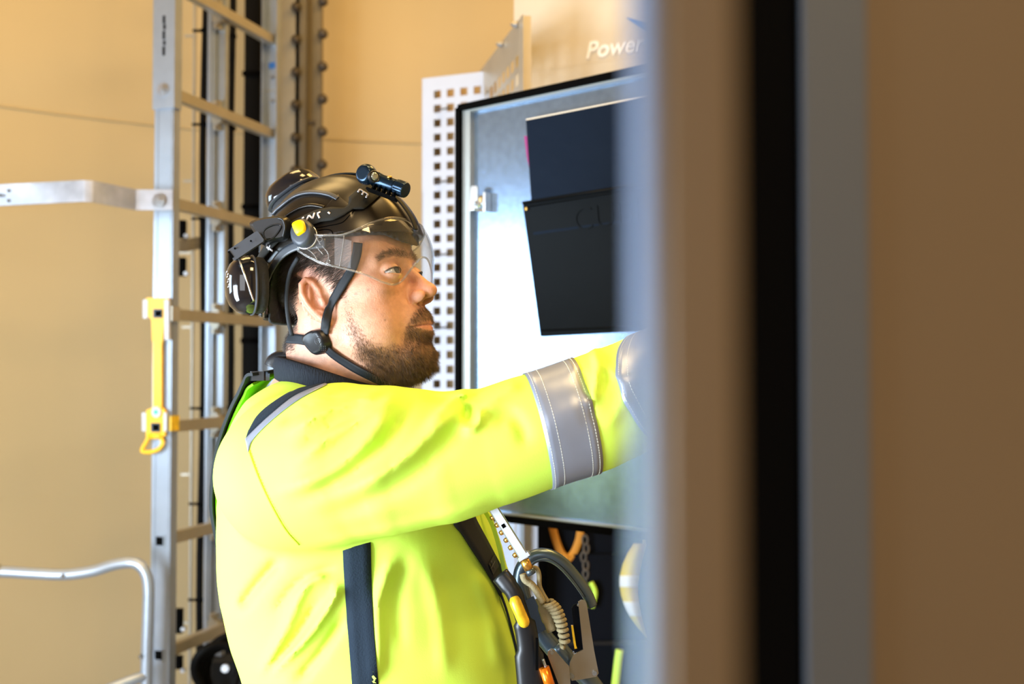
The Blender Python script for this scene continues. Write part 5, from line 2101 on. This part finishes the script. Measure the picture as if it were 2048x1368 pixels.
for a in np.linspace(math.radians(168), math.radians(52), 30):
    arcp.append(h2w([HO[0] + HRr[0] * math.cos(a), .8, HO[2] + HRr[2] * math.sin(a)]))
P = snap(helmet_w, np.array(arcp), .002)
v, q = strip(helmet_w, P, .020, .0018, .002, 5)
meshobj('top_strap', v, q, 'strap_cloth', hl_, True)
# far side strap
arcp = []
for a in np.linspace(math.radians(60), math.radians(185), 26):
    arcp.append(h2w([HO[0] + 10 * math.cos(a) + .5, 9.2 * math.sin(a), 9.0 - 3.4 * (1 - math.cos(a)) / 2 - 2.5 * (math.cos(a) < 0) * (-math.cos(a))]))
P = snap(helmet_w, np.array(arcp), .002)
v, q = strip(helmet_w, P, .018, .0016, .002, 5)
meshobj('far_strap', v, q, 'strap_cloth', hl_, True)


def glyph(strokes, name='letter'):
    """strap lettering: each stroke is a short raised line laid on the strap"""
    for st in strokes:
        P = pxline(helmet_w, st, 3, .0052, .9)
        v, q = strip(helmet_w, P, .0022, .0003, .0049, 3)
        meshobj(name, v, q, 'letter_white', hl_, True)


glyph([[(604, 437), (608, 434)], [(612, 441), (618, 430)], [(618, 430), (625, 437)], [(625, 437), (629, 425)], [(635, 428), (639, 436)], [(634, 427), (641, 423)], [(656, 424), (660, 427)]])
glyph([[(521, 523), (530, 528)], [(519, 517), (523, 522)], [(533, 494), (545, 502)], [(540, 490), (536, 500)]])
glyph([[(716, 384), (720, 378)], [(720, 378), (728, 383)], [(724, 389), (728, 383)], [(728, 383), (736, 388)], [(732, 395), (736, 388)]])

# torch
T0, T1 = W(750, 358, 1.175), W(826, 386, 1.150)
ta = T1 - T0; tl_ = np.linalg.norm(ta); ta /= tl_
sc_t = tl_ / .0463
m = MB()
m.lathe(T0 - ta * .002, ta, [(0, .0078), (.002, .0090), (.0030, .0078), (.0042, .0092), (.0052, .0078), (.0064, .0090), (.0076, .0078), (.009, .0088), (.011, .0082), (.033, .0082), (.0335, .0076), (.035, .0076)], 32)
tb_ = auto_smooth(m.build('torch_body', 'torch_blue', hl_), 40)
m = MB(); v = []
n = 48
prof = [(.035, .0078), (.0355, .0096), (.047, .0096), (.0485, .0088), (.049, .0070)]
for h, r in prof:
    for j in range(n):
        a = 2 * math.pi * j / n
        rr_ = r - (.0005 if (j % 4 < 2 and .0095 < r) else 0)
        uu = np.cross(ta, Z); uu /= np.linalg.norm(uu); ww = np.cross(ta, uu)
        v.append(T0 + ta * (h - .002) + rr_ * (math.cos(a) * uu + math.sin(a) * ww))
f = [(i * n + j, i * n + (j + 1) % n, (i + 1) * n + (j + 1) % n, (i + 1) * n + j) for i in range(4) for j in range(n)] + [tuple(range(n))[::-1], tuple(range(4 * n, 5 * n))]
auto_smooth(meshobj('tail_cap', v, f, 'torch_blue', hl_), 30)


def torchhead(P):
    c = W(733, 349, 1.178)
    q = P - A3(*c)
    R = np.stack([ta, np.cross(ta, [0, 0, 1.0]) / np.linalg.norm(np.cross(ta, [0, 0, 1.0])), np.cross(ta, np.cross(ta, [0, 0, 1.0]) / np.linalg.norm(np.cross(ta, [0, 0, 1.0])))], -1).astype(np.float32)
    l = q @ R
    d = np.sqrt((l ** 2).sum(-1)) - .0125
    d = smax(d, np.abs(l[:, 1]) - .0088, .0015)
    return smax(d, -l[:, 0] - .0108, .0015)


c = W(733, 349, 1.178)
V, q = nets(torchhead, c - .018, c + .018, .0010)
th_o = fastmesh('torch_head', V, q, 'torch_blue', hl_, True)
ln_ = W(749, 353, 1.160); nv = np.array([.62, -.78, .05]); nv /= np.linalg.norm(nv)
m = MB(); m.lathe(ln_ - nv * .004, nv, [(0, .0070), (.0045, .0072), (.0050, .0066), (.0044, .0056)], 28); lo = auto_smooth(m.build('bezel', 'satin_black', th_o)); 
m = MB(); m.lathe(ln_ + nv * .0004, nv, [(-.001, .0054), (.0008, .0048), (.0014, .0028), (.0016, .001)], 24); m.build('lens', 'torch_lens', lo, True)
m = MB(); m.lathe(W(779, 356, 1.160), ta * 0 + np.array([0, -.2, 1.0]), [(0, .003), (.002, .0028), (.0025, .002)], 16); m.build('switch', 'gold_metal', tb_, True)
m = MB()
for k in range(5):
    c = T0 + ta * (.004 + .0075 * k)
    uu = np.cross(ta, [0, 1, 0]); uu /= np.linalg.norm(uu)
    if uu[2] > 0: uu = -uu
    m.box(c + uu * .0115, ta * .0012, uu * .0035, np.array([0, .009, 0]))
m.box(T0 + ta * .018 + uu * .0145, ta * .022, uu * .0012, np.array([0, .011, 0]))
m.build('rubber_mount', 'black_rubber', hl_)

# ------------------------------------------------------------------ HARNESS
hn = thing('fall_arrest_harness', 'black webbing fall arrest harness worn over the yellow jacket with a yellow wear indicator', 'harness', W(960, 1100, 1.2))
lay('chest_web', hn, torso_f, [(898, 985), (918, 1018), (943, 1062), (970, 1108), (994, 1150), (1004, 1172)], .037, .0025, 'strap_black', off=.002, start=.9)
bp = [(552, 742, 1.30), (530, 748, 1.31), (508, 768, 1.32), (484, 806, 1.33), (464, 852, 1.335), (450, 900, 1.335), (443, 950, 1.335), (441, 1010, 1.335), (452, 1075, 1.34)]
P3 = [W(*p) for p in bp]


def ribbon(pts, wdir, width, thick, name, material, parent, k=6):
    c = catmull(pts, k); n = len(c); v = []
    wdir = np.array(wdir, float)
    for i, p in enumerate(c):
        t = c[min(i + 1, n - 1)] - c[max(i - 1, 0)]; t = t / np.linalg.norm(t)
        w = wdir - (wdir @ t) * t; w /= np.linalg.norm(w); nn_ = np.cross(t, w)
        for a, b in ((-1, -1), (1, -1), (1, 1), (-1, 1)):
            v.append(p + w * a * width / 2 + nn_ * b * thick / 2)
    f = [(0, 1, 2, 3), tuple(4 * (n - 1) + j for j in (3, 2, 1, 0))]
    for i in range(n - 1):
        for j in range(4):
            f.append((4 * i + j, 4 * i + (j + 1) % 4, 4 * i + 4 + (j + 1) % 4, 4 * i + 4 + j))
    return auto_smooth(meshobj(name, v, f, material, parent), 40)


ribbon(P3, (0, 1, 0), .085, .004, 'back_web', 'strap_black', hn)
ribbon([W(x + 9, y + 5, d + .002) for x, y, d in bp[1:]], (0, 1, 0), .075, .003, 'back_cloth', 'hivis_painted_shade', jk)
m = MB(); m.box(W(520, 752, 1.285), RGT * .010, np.array([0, .012, 0]), Z * .006, .002); m.build('back_buckle', 'satin_black', hn)
m = MB(); m.tube(catmull([W(545, 735, 1.36), W(552, 722, 1.36), W(572, 718, 1.36), W(590, 724, 1.36)], 5), .012, 10, flat=.004, up=(0, 1, 0)); m.build('hood_loop', 'satin_black', hn, True)
m = MB(); m.tube([W(505, 769, 1.29), W(510, 765, 1.29)], .0013, 6); m.build('yellow_thread', 'button_yellow', hn, True)
# logo patch
P = cast(torso_f, [977, 988, 997, 986], [1128, 1108, 1132, 1150], .9, .0052)
Np = grad(jacket, P).mean(0); Np /= np.linalg.norm(Np)
m = MB(); m.prism([p for p in P], Np * .0006); lp_ = m.build('patch', 'satin_black', hn)
lay('patch_mark', lp_, torso_f, [(982, 1122), (990, 1138)], .0012, .0003, 'grey_plastic', off=.0062, k=4, na=3)
lay('patch_mark', lp_, torso_f, [(990, 1122), (982, 1138)], .0012, .0003, 'grey_plastic', off=.0062, k=4, na=3)
# dark line down the jacket front
lay('front_dark_line', jk, torso_f, [(944, 1078), (965, 1115), (990, 1165), (1010, 1215), (1026, 1275), (1038, 1335), (1044, 1400)], .0042, .0016, 'navy_cloth', off=.001, start=.9)
ribbon([W(968, 1018, 1.235), W(985, 1050, 1.235), W(1000, 1100, 1.235), (W(1010, 1148, 1.235))], (1, -.3, 0), .0055, .002, 'zip_flap', 'hivis_yellow', jk)
m = MB()
m.tube(catmull([W(1000, 1150, 1.165), W(1018, 1172, 1.16), W(1030, 1190, 1.158), W(1042, 1225, 1.158), W(1052, 1262, 1.158), W(1058, 1310, 1.158), W(1066, 1400, 1.158)], 5), [.011] * 6 + [.010] * 6 + [.009] * 6 + [.013] * 7 + [.017] * 6, 14, flat=.007, up=(0, 1, 0))
m.build('black_buckle', 'satin_black', hn, True)
m = MB(); m.tube(catmull([W(1028, 1196, 1.148), W(1034, 1212, 1.143), W(1046, 1240, 1.143), W(1050, 1248, 1.148)], 4), [.0052, .0062] + [.0068] * 8 + [.0064, .0058, .0045], 14); m.build('wear_indicator', 'indicator_yellow', hn, True)
m = MB(); m.box(W(1074, 1308, 1.145), RGT * .0016, np.array([0, .002, 0]), Z * .018); m.build('buckle_slot', 'black_rubber', hn)
ribbon([W(1052, 1200, 1.19), W(1070, 1235, 1.19), W(1085, 1262, 1.19)], (1, 0, .5), .020, .003, 'leg_web', 'strap_black', hn)

# big hook
hk = thing('scaffold_hook', 'large dark alloy hook with steel gate hanging at the man\'s chest', 'hook', W(1110, 1230, 1.2))
hp_ = [(1120, 1312), (1085, 1270), (1062, 1232), (1046, 1195), (1040, 1160), (1047, 1132), (1068, 1113), (1094, 1110), (1122, 1124), (1150, 1154), (1174, 1188), (1184, 1212)]
c = catmull([W(x, y, 1.205) for x, y in hp_], 5)
m = MB(); m.tube(c, np.interp(np.linspace(0, 1, len(c)), [0, .3, .5, 1], [.0115, .0095, .0085, .0066]).tolist(), 14, flat=.0085, up=(0, 1, 0)); hf = m.build('hook_frame', 'hook_alloy', hk, True)
c = catmull([W(x, y, 1.1965) for x, y in [(1052, 1140), (1070, 1123), (1094, 1119), (1118, 1132), (1144, 1160), (1168, 1194)]], 5)
m = MB(); m.tube(c, .0014, 8); m.build('frame_ridge', 'hook_alloy', hf, True)
m = MB(); m.tube(catmull([W(x, y, 1.205) for x, y in [(1110, 1290), (1140, 1325), (1170, 1352), (1196, 1385)]], 4), .0115, 14); m.build('hook_spine', 'hook_alloy', hk, True)


def flatplate(pts, d, th, name, mt, parent, k=3, bev=.9):
    c = catmull([np.array(p, float) for p in pts], k, closed=True) if k > 1 else pts
    m = MB(); m.prism([W(x, y, d) for x, y in c], np.array([0, -th, 0]))
    return auto_smooth(m.build(name, mt, parent), 30)


gt = flatplate([(1156, 1203), (1162, 1199), (1170, 1200), (1173, 1206), (1180, 1250), (1188, 1300), (1197, 1345), (1192, 1352), (1165, 1357), (1143, 1360), (1138, 1350), (1139, 1325), (1147, 1308), (1166, 1298), (1160, 1240)], 1.188, .003, 'gate_plate', 'hook_plate', hk, 1)
flatplate([(1143, 1216), (1147, 1209), (1157, 1205), (1160, 1250), (1165, 1298), (1150, 1300), (1148, 1260)], 1.196, .003, 'gate_inner', 'cabinet_dark', hk, 1)
flatplate([(1142, 1250), (1146, 1250), (1152, 1290), (1154, 1296), (1149, 1297), (1146, 1280)], 1.192, .002, 'gate_indicator', 'indicator_yellow', gt, 1)
for px, py in ((1144, 1352), (1189, 1346), (1147, 1305), (1156, 1210)):
    m = MB(); cx = W(px, py, 1.184); m.cyl(cx, cx + np.array([0, -.0012, 0]), .0028 if py > 1320 else .0014, 14); m.build('rivet', 'tool_steel', gt)
p2_ = flatplate([(1095, 1310), (1096, 1301), (1102, 1296), (1108, 1298), (1138, 1332), (1142, 1380), (1122, 1380)], 1.176, .003, 'spring_plate', 'hook_plate', hk, 1)
m = MB(); cx = W(1104, 1305, 1.172); m.cyl(cx, cx + np.array([0, -.0012, 0]), .0022, 14); m.build('rivet', 'tool_steel', p2_)

# folding tool / connector bar
tl2 = thing('connector_bar', 'pale aluminium connector bar with brass swivel under the man\'s arm', 'tool', W(1020, 1070, 1.15))
a, b = W(984, 1012, 1.165), W(1046, 1110, 1.155)
ax = b - a; l_ = np.linalg.norm(ax); ax /= l_
up_ = np.cross(ax, [0, 1, 0]); up_ /= np.linalg.norm(up_)
m = MB(); m.box((a + b) / 2, up_ * .0056, np.array([0, .004, 0]), ax * l_ / 2, .0012); br = m.build('bar', 'tool_steel', tl2)
m = MB(); m.box(b + ax * .0015, up_ * .0080, np.array([0, .005, 0]), ax * .0022, .001); m.build('bar_end', 'tool_steel', br)
m = MB(); cx = W(1007, 1052, 1.155); m.box(cx, up_ * .0020, np.array([0, .0012, 0]), ax * .0022); m.build('bar_hole', 'black_rubber', br)
m = MB()
for k in range(6):
    cx = W(984 + 9 * k, 1030 + 15 * k, 1.18); m.lathe(cx, ax, [(0, .002), (.001, .0042), (.005, .0040), (.006, .002)], 12)
o_ = m.build('chain_links', 'gold_metal', tl2, True); o_['kind'] = 'stuff'
g0, g1 = W(1048, 1119, 1.155), W(1058, 1138, 1.155)
m = MB(); m.cyl(g0, g1, .0056, 18); m.build('brass_swivel', 'gold_metal', tl2, True)
m = MB(); m.cyl(g1, g1 + (g1 - g0) * .55, .0054, 18); m.build('swivel_end', 'hook_alloy', tl2, True)

ly = thing('coiled_lanyard', 'beige rope lanyard with tight coil hanging from the brass swivel', 'lanyard', W(1090, 1200, 1.17))
m = MB(); m.tube(catmull([W(x, y, 1.165) for x, y in [(1062, 1136), (1073, 1137), (1078, 1150), (1079, 1172), (1087, 1190), (1096, 1204)]], 5), .0028, 8); m.build('rope_loop', 'rope_beige', ly, True)
m = MB(); m.tube(catmull([W(x, y, 1.160) for x, y in [(1046, 1148), (1050, 1160), (1064, 1170), (1075, 1185), (1086, 1205)]], 5), .0042, 8); m.build('rope_loop', 'rope_beige', ly, True)
m = MB(); m.tube(catmull([W(x, y, 1.17) for x, y in [(1080, 1195), (1088, 1215), (1096, 1240), (1104, 1262)]], 4), [.006] * 4 + [.0075] * 5 + [.006] * 4, 10, flat=.003, up=(0, 1, 0)); m.build('rope_sleeve', 'rope_beige', ly, True)
cc2 = catmull([W(x, y, 1.165) for x, y in [(1094, 1205), (1108, 1216), (1119, 1236), (1126, 1262), (1131, 1292)]], 28)
hx_ = []
for i, p in enumerate(cc2):
    a = i * 2 * math.pi / 10.5
    r = .0062 * (1 - .35 * i / len(cc2))
    hx_.append(p + r * math.cos(a) * np.array([1, 0, .35]) + .006 * math.sin(a) * np.array([0, 1, 0]))
m = MB(); m.tube(hx_, .0026, 7); m.build('rope_coil', 'rope_beige', ly, True)
m = MB(); m.cyl(W(1088, 1335, 1.15), W(1104, 1385, 1.15), .0062, 16); m.build('orange_barrel', 'orange_metal', hk, True)
m = MB(); m.tube(catmull([W(1086, 1318, 1.15), W(1090, 1330, 1.15), W(1094, 1342, 1.15)], 4), .0016, 8); m.build('barrel_pin', 'tool_steel', hk, True)
